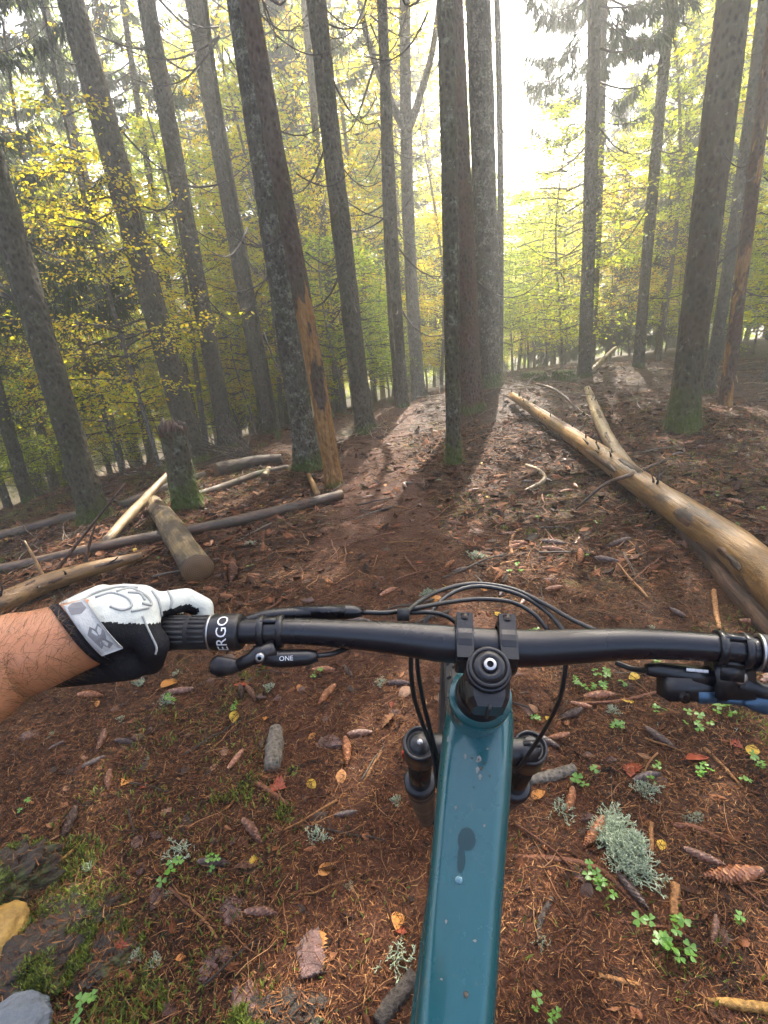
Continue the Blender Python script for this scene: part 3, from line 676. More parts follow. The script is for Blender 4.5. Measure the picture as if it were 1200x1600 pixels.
def log(name, label, pts, wpx, mat, sides=18, lift=.85, cat='log', stubs=0, stub_rng=(0, 1), stub_len=(.03, .08), seed=0, cutmat=None, wob=.03, group=None, stub_up=.6, extra=0.0, patches=0):
    rg = np.random.default_rng(900 + seed); c = []; rr = []
    for i, (px, py) in enumerate(pts):
        w = .86 * (wpx[i] if isinstance(wpx, (list, tuple)) else wpx)
        p = at(px, py, .05); r = w / 2 * depth(p) / FOC
        e = extra[i] if isinstance(extra, (list, tuple)) else extra
        p = at(px, py, r * lift + e); c.append(p); rr.append(r)
    n = max(10, 5 * len(pts)); path = smooth_path(c, n)
    rad = np.interp(np.linspace(0, len(pts) - 1, n), range(len(pts)), rr)
    ax = Vector(path[-1] - path[0]).normalized(); q = Vector((0, 0, 1)).rotation_difference(ax); Rm = np.array(q.to_matrix())
    root = thing(name, label, cat, path[0], q, group)
    loc = (path - path[0]) @ Rm; big_ = max(rr) > .05
    mb = MB(); nl = max(n, 60) if big_ else n; tt_ = np.linspace(0, n - 1, nl); loc2 = np.c_[[np.interp(tt_, range(n), loc[:, i]) for i in range(3)]].T; rad2 = np.interp(tt_, range(n), rad); sd_ = 30 if big_ else sides
    mb.tube(loc2, rad2, sd_, True, 0, 0)
    vv = mb.v[0]; q_ = np.repeat(np.arange(nl), sd_); a_ = np.tile(np.linspace(0, 2 * math.pi, sd_, endpoint=False), nl); cc_ = loc2[q_]
    nn_ = .10 * vnoise(np.cos(a_) * 1.3 + 9, vv[:, 2] * 3 + seed * 7, seed) + .07 * vnoise(np.cos(a_) * 3 + 20 + np.sin(a_), vv[:, 2] * 9, seed + 1) + .05 * vnoise(a_ * 3.8, vv[:, 2] * 1.5, seed + 2) + wob * .6 * vnoise(a_ * 5, vv[:, 2] * 30, seed + 3)
    mb.v[0] = cc_ + (vv - cc_) * (1 + nn_)[:, None]
    mbv = mb.v[0].reshape(nl, sd_, 3)
    obj('log_body', mb, M[mat], root, True)
    for kx in range(patches):
        s0 = rg.uniform(.02, .9); ln_ = rg.uniform(.05, .16); a0 = rg.uniform(0, 6.283); da = rg.uniform(.25, .8); g_ = []
        for ss in np.linspace(s0, min(.99, s0 + ln_), 7):
            kf_ = ss * (nl - 1); ki = min(int(kf_), nl - 2)
            for aa in np.linspace(0, 1, 5):
                ang = a0 + da * (aa - .5) * (.45 + .55 * max(0.0, math.sin(math.pi * min(1, (ss - s0) / ln_))) ** .5 if aa in (0, 1) else 1) + rg.normal(0, .05)
                qa = ang / (2 * math.pi) * sd_ % sd_; j0 = int(qa) % sd_; j1 = (j0 + 1) % sd_; fa = qa - int(qa)
                V2 = mbv.reshape(nl + 0, sd_, 3) if False else mbv
                p_ = (V2[ki, j0] * (1 - fa) + V2[ki, j1] * fa) * (1 - kf_ + ki) + (V2[ki + 1, j0] * (1 - fa) + V2[ki + 1, j1] * fa) * (kf_ - ki)
                cc0 = loc2[ki] * (1 - kf_ + ki) + loc2[ki + 1] * (kf_ - ki); g_.append(cc0 + (p_ - cc0) * (1.0 if aa in (0, 1) else 1.06 + rg.uniform(0, .03)))
        pm = MB(); pm.add(np.array(g_), [[r_ * 5 + c_, r_ * 5 + c_ + 1, r_ * 5 + c_ + 6, r_ * 5 + c_ + 5] for r_ in range(6) for c_ in range(4)]); obj('bark_patch', pm, M['rotten'], root, True)
    if cutmat:
        d = loc[-1] - loc[-2]; d /= np.linalg.norm(d); mb = MB(); mb.lathe([(.002, rad[-1] * .2), (.004, rad[-1] * .97), (-.004, rad[-1] * 1.0)], loc[-1], d, sides); obj('cut_face', mb, M[cutmat], root, True)
    for k in range(stubs):
        t = rg.uniform(*stub_rng); i = int(t * (n - 1)); p = path[i]; d = path[min(i + 1, n - 1)] - path[max(i - 1, 0)]; d /= np.linalg.norm(d)
        u = np.cross(d, [0, 0, 1]); u /= np.linalg.norm(u); w = np.cross(u, d); a = rg.normal(0, .8)
        out = math.sin(a) * u + math.cos(a) * w + d * rg.uniform(-.3, .7); out /= np.linalg.norm(out); l = rg.uniform(*stub_len)
        s0 = p + out * rad[i] * .8; e = s0 + out * l
        pl = np.array([s0, (s0 + e) / 2 + d * l * .08, e]); mb = MB(); mb.tube((pl - path[0]) @ Rm, [.011 * (.5 + 6 * rad[i]), .007 * (.5 + 6 * rad[i]), .003], 5)
        obj('branch_stub', mb, M['dead_wood'], root, True)
    return root

log('fallen_log', 'long peeled wet golden log with dark branch stubs lying beside the trail on the right',
    [(800, 618), (868, 664), (945, 716), (1010, 762), (1075, 805), (1140, 850), (1200, 902), (1270, 965)], [13, 23, 35, 43, 54, 64, 76, 90], 'peeled', 24, .95, stubs=34, stub_rng=(0, .5), stub_len=(.04, .10), seed=1, patches=14, extra=[.05, .05, .05, .04, .04, .05, .06, .08])
log('fallen_log', 'shorter pale peeled log pointing uphill from behind the long golden log',
    [(918, 608), (932, 645), (950, 685), (985, 735), (1020, 765)], [12, 19, 23, 26, 26], 'peeled_pale', 16, .9, stubs=7, seed=2, patches=8)
log('rotten_log', 'dark rotten bark covered log lying underneath the big golden log at the right edge',
    [(1066, 828), (1110, 872), (1152, 922), (1200, 975), (1250, 1030)], [22, 34, 42, 46, 50], 'rotten', 14, .5, wob=.14, seed=3)
log('dead_branch', 'black forked twig lying across the long golden log', [(900, 795), (945, 757), (990, 740), (1045, 716)], [4, 6, 7, 3], 'rotten', 6, 1, 'branch', seed=4, extra=[0, .12, .16, .10])
log('cut_log', 'short yellowish cut log with sawn end facing the camera on the left', [(240, 786), (262, 815), (284, 850), (308, 889)], [27, 38, 46, 55], 'cutlog', 22, .95, seed=5, patches=9, cutmat='cut', wob=.015, stubs=5, stub_len=(.008, .02))
log('long_pole', 'long thin brown pole lying across the left ground, mossy at its right end', [(-30, 896), (80, 873), (180, 850), (330, 822), (440, 797), (535, 772)], [19, 19, 20, 20, 20, 16], 'brownpole', 12, .9, seed=6, patches=6)
log('pale_pole', 'pale bleached pole leaning over the left logs towards the broken snag', [(165, 846), (200, 808), (235, 770), (262, 742)], [16, 16, 13, 9], 'peeled_pale', 10, .9, seed=7, extra=[.02, .08, .14, .2])
log('broken_log', 'orange peeled broken log with upright dead twigs at the left edge above the arm', [(-60, 962), (0, 943), (70, 912), (140, 890), (222, 868)], [40, 36, 33, 28, 14], 'peeled', 16, .9, seed=8, stubs=6, stub_len=(.05, .15), extra=.03, patches=10)
log('fallen_log', 'mossy log with pale cut end lying behind the broken snag', [(440, 716), (395, 722), (338, 736)], [16, 22, 27], 'mosslog', 16, .95, seed=9, cutmat='cut')
log('mossy_pole', 'low mossy branch lying between the snag and the lichen trunk', [(300, 775), (350, 760), (400, 742), (450, 730)], [12, 14, 14, 10], 'mosslog', 10, .8, 'pole', seed=10)
log('fallen_log', 'brown low log lying at far left behind the long brown pole', [(-20, 843), (40, 828), (110, 808), (150, 800)], [20, 20, 18, 16], 'brownpole', 12, .85, seed=11)
log('fallen_log', 'grey log lying behind the pale pole at the foot of the left trunks', [(190, 790), (250, 765), (320, 742)], [17, 16, 14], 'brownpole', 12, .9, seed=12)
log('wood_chunk', 'small mossy wood chunk beside the root foot of the lichen trunk', [(420, 733), (413, 745)], [11, 14], 'cutlog', 10, .9, 'wood piece', seed=13, cutmat='cut')
log('wood_chunk', 'bright orange splinter of wood below the peeled dead trunk', [(482, 742), (497, 774)], [8, 12], 'peeled', 7, .9, 'wood piece', seed=14)
log('root', 'curved pale root looping over the litter between trail and golden log', [(822, 727), (842, 735), (850, 750), (818, 768)], [7, 8, 9, 6], 'peeled_pale', 8, .8, seed=15)
p0, p1 = P(930, 574, 9.2), P(962, 543, 9.8); root = thing('fallen_log', 'distant pale log slanting up in the bright mist right of the sky gap trunk', 'log', p0)
obj('log_body', MB().tube(smooth_path([p0 - (p1 - p0) * .3, (p0 + p1) / 2, p1], 8), [.05, .05, .048, .046, .044, .04, .036, .03], 8), M['peeled_pale'], root)
log('dead_branch', 'arching bare branch on the crest beside the far end of the golden log', [(838, 600), (862, 607), (885, 622), (900, 640)], [4, 5, 5, 3], 'brownpole', 6, 1, 'branch', seed=17, extra=[.1, .12, .1, .02])
# upright twigs growing out of the broken log on the left
for k, (pts, lab) in enumerate([([(80, 902), (120, 850), (160, 800), (196, 755)], 'dark bare twig standing slanted out of the left broken log'),
                                ([(132, 885), (140, 850), (150, 815)], 'short dark twig standing upright on the left broken log'),
                                ([(70, 905), (52, 870), (38, 845)], 'orange thin twig leaning left at the left edge')]):
    b = at(*pts[0], .06); pp = np.array([on_plane_y(px, py, b[1] + .04 * i) for i, (px, py) in enumerate(pts)]); mb = MB()
    mb.tube(smooth_path(pp, 10), np.linspace(.013, .006, 10), 7, True, 0, .08); root = thing('dead_twig', lab, 'twig', b); obj('stem', mb, M['rotten' if k < 2 else 'peeled'], root)

# broken snag
g = P(292, 787, 4.7); B = np.array([g[0], g[1], g1(g[0], g[1])]); U = on_plane_y(270, 672, B[1]); h = np.linalg.norm(U - B)
root = thing('broken_snag', 'broken mossy stump snag with jagged rotten top in front of the tall grey trunk', 'stump', B, lean_quat(B, U))
me = trunk_mesh('trunk', .115, h, 950, .75, 28, .05, .0, .06); obj('trunk', me, M['bark_moss'], root, True)
rg = np.random.default_rng(4); mb = MB()
for a in np.linspace(0, 6.283, 13)[:-1]:
    rr = .092; mb.tube([[rr * math.cos(a), rr * math.sin(a), h - .05], [rr * 1.02 * math.cos(a + .1), rr * 1.02 * math.sin(a + .1), h + rg.uniform(.0, .05)], [rr * .8 * math.cos(a), rr * .8 * math.sin(a), h + rg.uniform(.03, .13)]], [.03, .024, .004], 6)
obj('jagged_top', mb, M['rotten'], root, True); moss_tuft(root, .12, 8, 1200, .45)
for (px, py, w_, hh, lab) in [(835, 588, 42, .13, 'low mossy hazy stump left of the sky gap trunk on the crest'), (880, 583, 36, .17, 'darker mossy stump close beside the sky gap trunk on the crest')]:
    g = P(px, py, 8.6); B = np.array([g[0], g[1], g1(g[0], g[1])]); r = w_ / 2 * 8.6 / FOC
    root = thing('tree_stump', lab, 'stump', B); obj('stump_body', trunk_mesh('stump_body', r * .8, hh, int(px), .5, 20, .05, 0, .12), M['stump_moss'], root, True); moss_tuft(root, r * .8, int(px), 700, hh)

# fans of bare brushwood
def brush(name, label, px, py, w, n, seed, lo=.3, hi=1.0, mat='dead_wood', up=(.1, 1.2), rad=.006, cat='brushwood', dirx=None):
    rg = np.random.default_rng(seed); b = at(px, py); root = thing(name, label, cat, b)
    for k in range(n):
        o = b + np.array([rg.normal(0, w), rg.normal(0, w * .6), 0]); o[2] = g1(o[0], o[1]) + .01
        a = rg.uniform(0, 6.28) if dirx is None else rg.normal(dirx, .7); e = rg.uniform(*up) * .8; l = rg.uniform(lo, hi)
        d = np.array([math.cos(a) * math.cos(e), math.sin(a) * math.cos(e), math.sin(e)])
        p = np.array([o + d * l * t + np.array([0, 0, -.12 * l * t * t]) + rg.normal(0, .012, 3) * l for t in np.linspace(0, 1, 6)])
        mb = MB(); mb.tube(p, np.linspace(rad, rad * .25, 6), 5, False)
        for _ in range(rg.integers(1, 4)):
            i = rg.integers(1, 5); dd = d + rg.normal(0, .6, 3); mb.tube(np.array([p[i], p[i] + dd * l * .2, p[i] + dd * l * .38]), [rad * .5, rad * .35, rad * .15], 3, False)
        obj('branch', mb, M[mat], root)
brush('brush_pile', 'fan of bare dry twigs rising behind the cut end of the mossy log', 385, 715, .15, 22, 1, .6, 1.4, 'dead_wood', (.2, 1.0), .008, 'brushwood', 2.6)
brush('brush_pile', 'pale heap of broken twigs at the foot of the clean straight trunk', 592, 672, .16, 22, 2, .2, .5, 'peeled_pale', (0, .5), .008)
brush('brush_pile', 'tangle of dead branches on the crest around the tip of the golden log', 800, 612, .5, 30, 3, .4, 1.3, 'brownpole', (0, .5), .007)
brush('brush_pile', 'dark brush lying in front of the two hazy stumps', 860, 592, .5, 20, 4, .4, 1.1, 'brownpole', (0, .45), .006)
brush('brush_pile', 'scattered pale sticks in the sunny clearing at the right edge', 1170, 590, 1.2, 30, 5, .5, 1.6, 'peeled_pale', (0, .35), .008)
brush('brush_pile', 'loose dark sticks beside the golden log uphill of the thick mossy trunk', 965, 640, .5, 22, 6, .3, .9, 'brownpole', (0, .4), .006)
brush('brush_pile', 'dead twigs lying over the poles at the far left edge', 60, 860, .45, 26, 7, .3, 1.0, 'brownpole', (0, .7), .006)
brush('brush_pile', 'bare twigs in the misty hollow between the left logs', 230, 745, .6, 24, 8, .4, 1.2, 'dead_wood', (.1, .9), .006)

# ------------------------------------------------------------------ forest litter
M['needles'] = island('dry_spruce_needles', [(0, (.008, .003, .0015)), (.3, (.04, .014, .005)), (.65, (.13, .047, .016)), (.9, (.23, .10, .034)), (1, (.36, .20, .08))], .65, 0, 0, .15)
M['flakes'] = island('bark_flakes', [(0, (.008, .004, .003)), (.4, (.03, .012, .006)), (.7, (.08, .028, .012)), (.9, (.13, .048, .02)), (1, (.20, .09, .042))], .65, 0, .4, .12)
M['twigs'] = island('fallen_twigs', [(0, (.015, .009, .006)), (.4, (.06, .026, .013)), (.75, (.14, .06, .026)), (1, (.30, .16, .07))], .65, 0, .3, .2)
M['green_bits'] = island('moss_sprigs', [(0, (.03, .045, .005)), (.5, (.09, .125, .010)), (1, (.20, .24, .03))], .6, .35)
def area_pts(n, x0, x1, y0, y1, seed, keep=None):
    rg = np.random.default_rng(seed); x = rg.uniform(x0, x1, n); y = rg.uniform(y0, y1, n)
    if keep is not None:
        k = rg.uniform(0, 1, n) < keep(x, y); x, y = x[k], y[k]
    return x, y, rg
def on_trail(x, y): return (np.abs(x - trail_x(y)) < trail_w(y)) * (y > 1.8)
def litter(n, x0, x1, y0, y1, seed, lmin, lmax, wid, hz, keep=None, mb=None, tilt=.25):
    x, y, rg = area_pts(n, x0, x1, y0, y1, seed, keep); k = len(x); L = rg.uniform(lmin, lmax, k)
    tv = [[-.5, -.5, 0], [.0, -.5, .0], [.5, -.1, 0], [.5, .1, 0], [0, .5, .0], [-.5, .5, 0]]; tf = [[0, 1, 4, 5], [1, 2, 3, 4]]
    tv = np.array(tv); tv[[1, 4], 2] = .05
    v, f = scatter(tv, tf, np.c_[x, y, gz(x, y) + rg.uniform(.001, hz, k)], rg.uniform(0, 6.283, k), rg.normal(0, tilt, k), np.c_[L, np.full(k, wid) * rg.uniform(.6, 1.4, k), L], rg.normal(0, .7, k))
    mb.add(v, f)
def flakes(n, x0, x1, y0, y1, seed, smin, smax, hz, keep=None, mb=None):
    x, y, rg = area_pts(n, x0, x1, y0, y1, seed, keep); k = len(x)
    a = np.linspace(0, 2 * math.pi, 7)[:-1]
    tv = np.c_[np.cos(a) * [.75, .3, .62, .5, .7, .35], np.sin(a) * [0, .5, .2, .0, .3, .42], [0, .08, -.05, .1, .02, -.08]]; tf = [[0, 1, 2, 3], [0, 3, 4, 5]]
    s_ = smin + (smax - smin) * rg.uniform(0, 1, k) ** 3.5
    v, f = scatter(tv, tf, np.c_[x, y, gz(x, y) + rg.uniform(.001, hz, k)], rg.uniform(0, 6.283, k), rg.normal(0, .3, k), np.c_[s_ * rg.uniform(.7, 1.7, k), s_ * rg.uniform(.5, 1.2, k), s_ * rg.uniform(.5, 2, k)], rg.normal(0, .3, k))
    mb.add(v, f)
def twiglets(n, x0, x1, y0, y1, seed, lmin, lmax, r, mb, keep=None):
    x, y, rg = area_pts(n, x0, x1, y0, y1, seed, keep); k = len(x)
    for var in range(6):
        i = np.arange(k) % 6 == var; kk = int(i.sum())
        if not kk: continue
        p = np.c_[np.linspace(-.5, .5, 5), rg.normal(0, .05, 5), np.array([0, .02, .035, .02, 0])]
        t_ = MB(); t_.tube(p, [.012, .013, .012, .010, .005], 3, False); tv = np.concatenate(t_.v); tf = t_.f[0][0]
        L = rg.uniform(lmin, lmax, kk); sc = np.c_[L, L, L]; sc[:, 1:] *= 1.0
        tv2 = tv.copy()
        v, f = scatter(tv2, tf, np.c_[x[i], y[i], gz(x[i], y[i]) + rg.uniform(.002, .012, kk)], rg.uniform(0, 6.283, kk), rg.normal(0, .12, kk), sc * np.c_[np.ones(kk), np.full(kk, r), np.full(kk, r)], rg.uniform(-.6, .6, kk))
        mb.add(v, f)
def fall(y0, y1): return lambda x, y: np.clip((y1 - y) / (y1 - y0), 0, 1) ** 1.2
mb = MB()
litter(430000, -1.7, 1.9, .3, 3.2, 1, .007, .024, .0013, .013, lambda x, y: np.clip(1.6 - .45 * y, .25, 1) * (1 - .3 * on_trail(x, y)), mb)
litter(150000, -3.5, 3.8, 2.2, 6.0, 2, .015, .04, .0024, .018, lambda x, y: np.clip(1.5 - .25 * y, .2, 1) * (1 - .55 * on_trail(x, y)), mb)
litter(50000, -6, 8, 4.5, 11, 3, .03, .07, .005, .03, fall(4.5, 12), mb)
tag(obj('needle_litter', mb.mesh('needle_litter', False), M['needles']), 'carpet of dry brown spruce needles over the forest floor', None, None, 'stuff')
mb = MB()
flakes(16000, -1.8, 2.0, .3, 3.2, 4, .005, .034, .010, lambda x, y: np.clip(1.4 - .3 * y, .3, 1), mb)
flakes(26000, -4, 4.4, 2.4, 6.5, 5, .014, .08, .02, lambda x, y: 1 - .82 * on_trail(x, y), mb)
flakes(16000, -7, 9, 5, 12, 6, .025, .09, .03, lambda x, y: fall(5, 13)(x, y) * (1 - .8 * on_trail(x, y)), mb)
tag(obj('bark_litter', mb.mesh('bark_litter', False), M['flakes']), 'loose scales of bark and brown leaf bits over the forest floor', None, None, 'stuff')
mb = MB()
twiglets(12000, -1.8, 2.0, .3, 3.2, 7, .03, .13, .75, mb)
twiglets(13000, -4, 4.4, 2.4, 6.5, 8, .06, .28, .85, mb, lambda x, y: 1 - .8 * on_trail(x, y))
twiglets(7000, -8, 9, 5, 13, 9, .15, .5, .7, mb, lambda x, y: 1 - .8 * on_trail(x, y))
tag(obj('twig_litter', mb.mesh('twig_litter'), M['twigs']), 'fine broken twigs strewn over the forest floor', None, None, 'stuff')
# moss sprigs in patches
mb = MB()
def mossk(x, y): return (vnoise(x * 1.3 + 7, y * 1.3, 21) + .45 * vnoise(x * 5, y * 5, 22) > .17) * .75 * (.25 + .75 * (vnoise(x * 16, y * 16, 24) > .0)) * (1 - .9 * (np.abs(x - trail_x(y)) < trail_w(y) * .7))
def sprigs(n, x0, x1, y0, y1, seed, l0, l1, keep):
    x, y, rg = area_pts(n, x0, x1, y0, y1, seed, keep); k = len(x)
    v, f = scatter([[0, -.13, 0], [0, .13, 0], [.6, .08, .12], [1, 0, 0]], [[0, 1, 2, 3]], np.c_[x, y, gz(x, y) + .004], rg.uniform(0, 6.283, k), rg.uniform(-1.4, -.2, k) * -1, rg.uniform(l0, l1, k)); mb.add(v, f)
sprigs(70000, -1.8, 2.0, .3, 3.2, 10, .012, .026, mossk)
sprigs(80000, -5, 5, 3, 7, 11, .012, .035, mossk)
def left_low(x, y): return (vnoise(x * 3, y * 3, 23) + .5 * vnoise(x * 14, y * 14, 25) > .16) * .7
sprigs(26000, -1.3, -.35, .5, 1.3, 12, .012, .026, left_low)
sprigs(30000, -6, -1.5, 3.5, 8, 13, .015, .04, lambda x, y: (vnoise(x * 1.1, y * 1.1, 41) + .5 * vnoise(x * 4, y * 4, 42) > .05) * 1.0)
tag(obj('moss_ground_cover', mb.mesh('moss_ground_cover', False), M['green_bits']), 'patches of bright green moss between the litter', None, None, 'stuff')
mb = MB()
x, y, rg = area_pts(14000, -1.7, 1.9, .3, 3.4, 31, lambda x, y: (vnoise(x * 2.2, y * 2.2, 33) > .12) * 1.0); k = len(x)
t_ = MB(); t_.tube([[0, 0, 0], [.4, .06, .5], [.7, 0, 1]], [.07, .06, .03], 3, False); t_.tube([[.4, .06, .5], [.2, .4, .8]], [.05, .03], 3, False)
tv = np.concatenate(t_.v); tf = np.concatenate([f_ for f_, _ in t_.f])
k2 = int(k * .12); 
v, f = scatter(tv, tf, np.c_[x[:k2], y[:k2], gz(x[:k2], y[:k2])], rg.uniform(0, 6.3, k2), rg.normal(0, .3, k2), rg.uniform(.006, .016, k2)); mb.add(v, f)
M['lichen'] = island('reindeer_lichen', [(0, (.20, .27, .17)), (.6, (.36, .43, .29)), (1, (.52, .57, .42))], .8, .15)
tag(obj('lichen_crumbs', mb.mesh('lichen_crumbs'), M['lichen']), 'small crumbs of pale grey green lichen among the needles', None, None, 'stuff')

# ------------------------------------------------------------------ cones, leaves, lichen tufts, sorrel
def cone_mesh(seed):
    rg = np.random.default_rng(seed); mb = MB(); n = 9; t = np.linspace(0, 1, n)
    prof = .135 * np.sin(np.clip(t * 1.02 + .06, 0, 1) * math.pi) ** .55
    bend = .03 * np.sin(t * math.pi) * rg.choice([-1, 1])
    mb.tube(np.c_[t - .5, bend, np.full(n, .13)], prof * .8, 10)
    P_, Yw, Pt, Sc, Ro = [], [], [], [], []
    V_, F_ = [], []
    tv = np.array([[0, -.5, 0], [0, .5, 0], [.75, .55, .16], [1.1, 0, .22], [.75, -.55, .16]]); tf = np.array([[0, 1, 2], [0, 2, 3], [0, 3, 4]])
    rows = 19
    for j in range(rows):
        u = .03 + .93 * j / rows; r = float(np.interp(u, t, prof)) * .82; b = float(np.interp(u, t, bend))
        m = 9
        for i in range(m):
            a = 2 * math.pi * (i + .5 * (j % 2)) / m + .12 * j
            er = np.array([0, math.cos(a), math.sin(a)]); et = np.array([0, -math.sin(a), math.cos(a)]); ex = np.array([1.0, 0, 0])
            s_ = .075 * (.6 + r / .13 * .5); w = 2 * math.pi * r / m * 1.15
            q = np.array([u - .5, b, .13]) + er * r
            v = q + tv[:, :1] * ex * s_ + tv[:, 1:2] * et * w + tv[:, 2:] * er * s_ * rg.uniform(.7, 1.5)
            mb.add(v, tf, 1)
    me = mb.mesh('spruce_cone', False); return me
CONE = [cone_mesh(i) for i in range(3)]
M['cone_core'] = plain('cone_core', (.05, .022, .012), .6)
M['cone_red'] = island('cone_scales_red', [(0, (.13, .045, .02)), (.6, (.27, .10, .042)), (1, (.42, .20, .09))], .4, 0, .2)
M['cone_brown'] = island('cone_scales_brown', [(0, (.06, .026, .016)), (.6, (.15, .065, .04)), (1, (.26, .14, .09))], .45, 0, .2)
M['cone_dark'] = island('cone_scales_dark', [(0, (.025, .014, .012)), (.6, (.06, .034, .028)), (1, (.12, .075, .06))], .4, 0, .2)
CONES = {}
for c_ in ('red', 'brown', 'dark'):
    for i in range(3):
        me = CONE[i].copy(); me.materials.append(M['cone_core']); me.materials.append(M['cone_' + c_]); CONES[(c_, i)] = me
def put_cone(p1, p2, col, lab, group=None, i=0):
    p1, p2 = np.asarray(p1), np.asarray(p2); L = np.linalg.norm(p2 - p1); mid = (p1 + p2) / 2; d = p2 - p1
    o = bpy.data.objects.new('spruce_cone', CONES[(col, i % 3)]); C.objects.link(o); o.location = (mid[0], mid[1], g1(mid[0], mid[1]) - .055 * L + .003)
    o.scale = (L,) * 3; o.rotation_euler = (0, -math.asin(max(-.5, min(.5, d[2] / L))) * .7, math.atan2(d[1], d[0])); return tag(o, lab, 'cone', group)
CN = [(541, 1178, 87, 47, 'red', 'shiny red brown cone standing end on to its neighbour left of the fork'),
 (560, 1149, 175, 46, 'brown', 'brown cone lying level just above the shiny red one left of the fork'),
 (395, 1303, 52, 50, 'brown', 'slanted purplish cone in the middle of the left foreground'),
 (410, 1432, 3, 54, 'brown', 'thick scaly grey brown cone lying level low in the left foreground'),
 (1033, 1157, 35, 62, 'dark', 'dark weathered cone among sorrel right of the bike'),
 (889, 1256, 105, 44, 'red', 'bright orange brown cone beside the right fork leg'),
 (926, 1306, 125, 58, 'red', 'cone leaning against the large lichen cushion'),
 (1100, 1345, 22, 74, 'brown', 'purple brown upper cone of the pair at the right edge'),
 (1142, 1371, 176, 98, 'red', 'largest cone, reddish, lower one of the pair at the right edge'),
 (1114, 1456, 100, 48, 'brown', 'stubby cone end near the large sorrel plant at right'),
 (907, 1105, 15, 36, 'red', 'small red brown cone just right of the hanging brake hose'),
 (872, 1153, 170, 36, 'red', 'small reddish cone touching the right fork crown'),
 (143, 1194, 155, 50, 'dark', 'dark cone lying slanted in the left foreground'),
 (171, 1222, 95, 34, 'brown', 'small upright pale cone below the dark slanted left one'),
 (338, 1353, 2, 52, 'dark', 'black rotten cone near the mossy left patch'),
 (540, 1274, 170, 38, 'dark', 'dull dark cone below the red pair left of the fork'),
 (88, 1168, 150, 32, 'dark', 'small dark cone under the gloved hand'),
 (393, 1088, 60, 28, 'brown', 'small cone below the dropper lever'),
 (377, 1085, 80, 24, 'dark', 'tiny dark cone below the dropper lever beside the red leaf'),
 (545, 1050, 55, 26, 'dark', 'small black cone just under the left half of the handlebar'),
 (712, 820, 10, 26, 'brown', 'small cone on the trail below the slim mossy trunk'),
 (905, 875, 95, 26, 'red', 'small red cone right of the trail below the golden log'),
 (865, 850, 5, 44, 'dark', 'dark pair cone lying right of the trail'),
 (868, 862, 8, 42, 'brown', 'brown pair cone lying right of the trail'),
 (965, 850, 160, 44, 'dark', 'dark cone lying under the golden log'),
 (1010, 790, 30, 32, 'brown', 'cone tucked against the near side of the golden log'),
 (362, 900, 95, 34, 'brown', 'upright cone right of the sawn log end')]
for k, (px, py, ang, L, col, lab) in enumerate(CN):
    a = math.radians(ang); dx, dy = math.cos(a) * L / 2, math.sin(a) * L / 2
    put_cone(at(px - dx, py - dy), at(px + dx, py + dy), col, lab, None, k)
rg = np.random.default_rng(61)
LMK = [(976, 1335, 'beside the large lichen cushion'), (1032, 1478, 'beside the large sorrel plant'), (1140, 1371, 'near the cone pair at the right edge'), (1033, 1157, 'near the dark weathered cone'), (889, 1256, 'right of the right fork leg'), (850, 1560, 'right of the top tube'),
       (620, 1440, 'left of the top tube'), (540, 1170, 'left of the fork'), (428, 1175, 'near the grey bark chunk'), (395, 1303, 'near the slanted purplish cone'), (410, 1432, 'near the thick scaly cone'), (270, 1373, 'in the left mossy patch'), (95, 1380, 'near the hooked yellow root'), (160, 1200, 'in the left foreground below the arm'),
       (260, 1090, 'below the gloved hand'), (385, 1085, 'below the dropper lever'), (560, 1060, 'under the left half of the bar'), (940, 1075, 'under the right half of the bar'), (1120, 1130, 'below the right brake lever'), (30, 1500, 'beside the dark rock at lower left'), (420, 1570, 'at the bottom edge left of the bike'), (1130, 1560, 'near the yellow splinter at lower right'),
       (740, 870, 'around the lichen tuft on the trail'), (600, 860, 'in the middle of the trail'), (480, 880, 'between the trail and the sawn log'), (310, 900, 'at the sawn end of the short log'), (120, 900, 'beside the broken orange log'), (430, 800, 'along the long brown pole'), (860, 860, 'between trail and golden log'), (1010, 880, 'below the golden log'), (1110, 900, 'beside the rotten log'), (840, 745, 'around the looping pale root'),
       (1060, 740, 'uphill of the golden log'), (1150, 780, 'at the right edge uphill of the golden log'), (600, 740, 'on the trail between the mossy trunks'), (500, 770, 'at the peeled dead trunk'), (700, 730, 'at the slim mossy trunk'), (770, 680, 'in front of the close trio'), (940, 640, 'around the pale peeled log'), (290, 790, 'around the broken snag'), (150, 820, 'at the thick dark left trunk'), (1065, 680, 'at the very thick mossy trunk'), (640, 655, 'on the trail crest')]
LMW = [(at(a, b_)[:2], c_) for a, b_, c_ in LMK]
def where(x, y): return min(LMW, key=lambda t_: (t_[0][0] - x) ** 2 + (t_[0][1] - y) ** 2)[1]
def sow(n, fn, x0, x1, y0, y1, far=0):
    c = 0
    while c < n:
        x, y = rg.uniform(x0, x1), y0 + (y1 - y0) * rg.uniform() ** 1.0
        if abs(x) > .25 + y * .72 + .3: continue
        if abs(x - .1) < .25 and y < 1.25: continue
        fn(x, y); c += 1
def one_cone(x, y):
    a = rg.uniform(0, 6.28); L = rg.uniform(.09, .14); d = np.array([math.cos(a), math.sin(a)]) * L / 2; w = where(x, y)
    col = str(rg.choice(['red', 'brown', 'brown', 'dark']))
    nm = {'red': 'reddish', 'brown': 'dull brown', 'dark': 'dark wet'}[col]
    put_cone([x - d[0], y - d[1], g1(x - d[0], y - d[1])], [x + d[0], y + d[1], g1(x + d[0], y + d[1])], col, f'{nm} spruce cone lying {w}', 'spruce cones in the litter', int(rg.integers(3)))
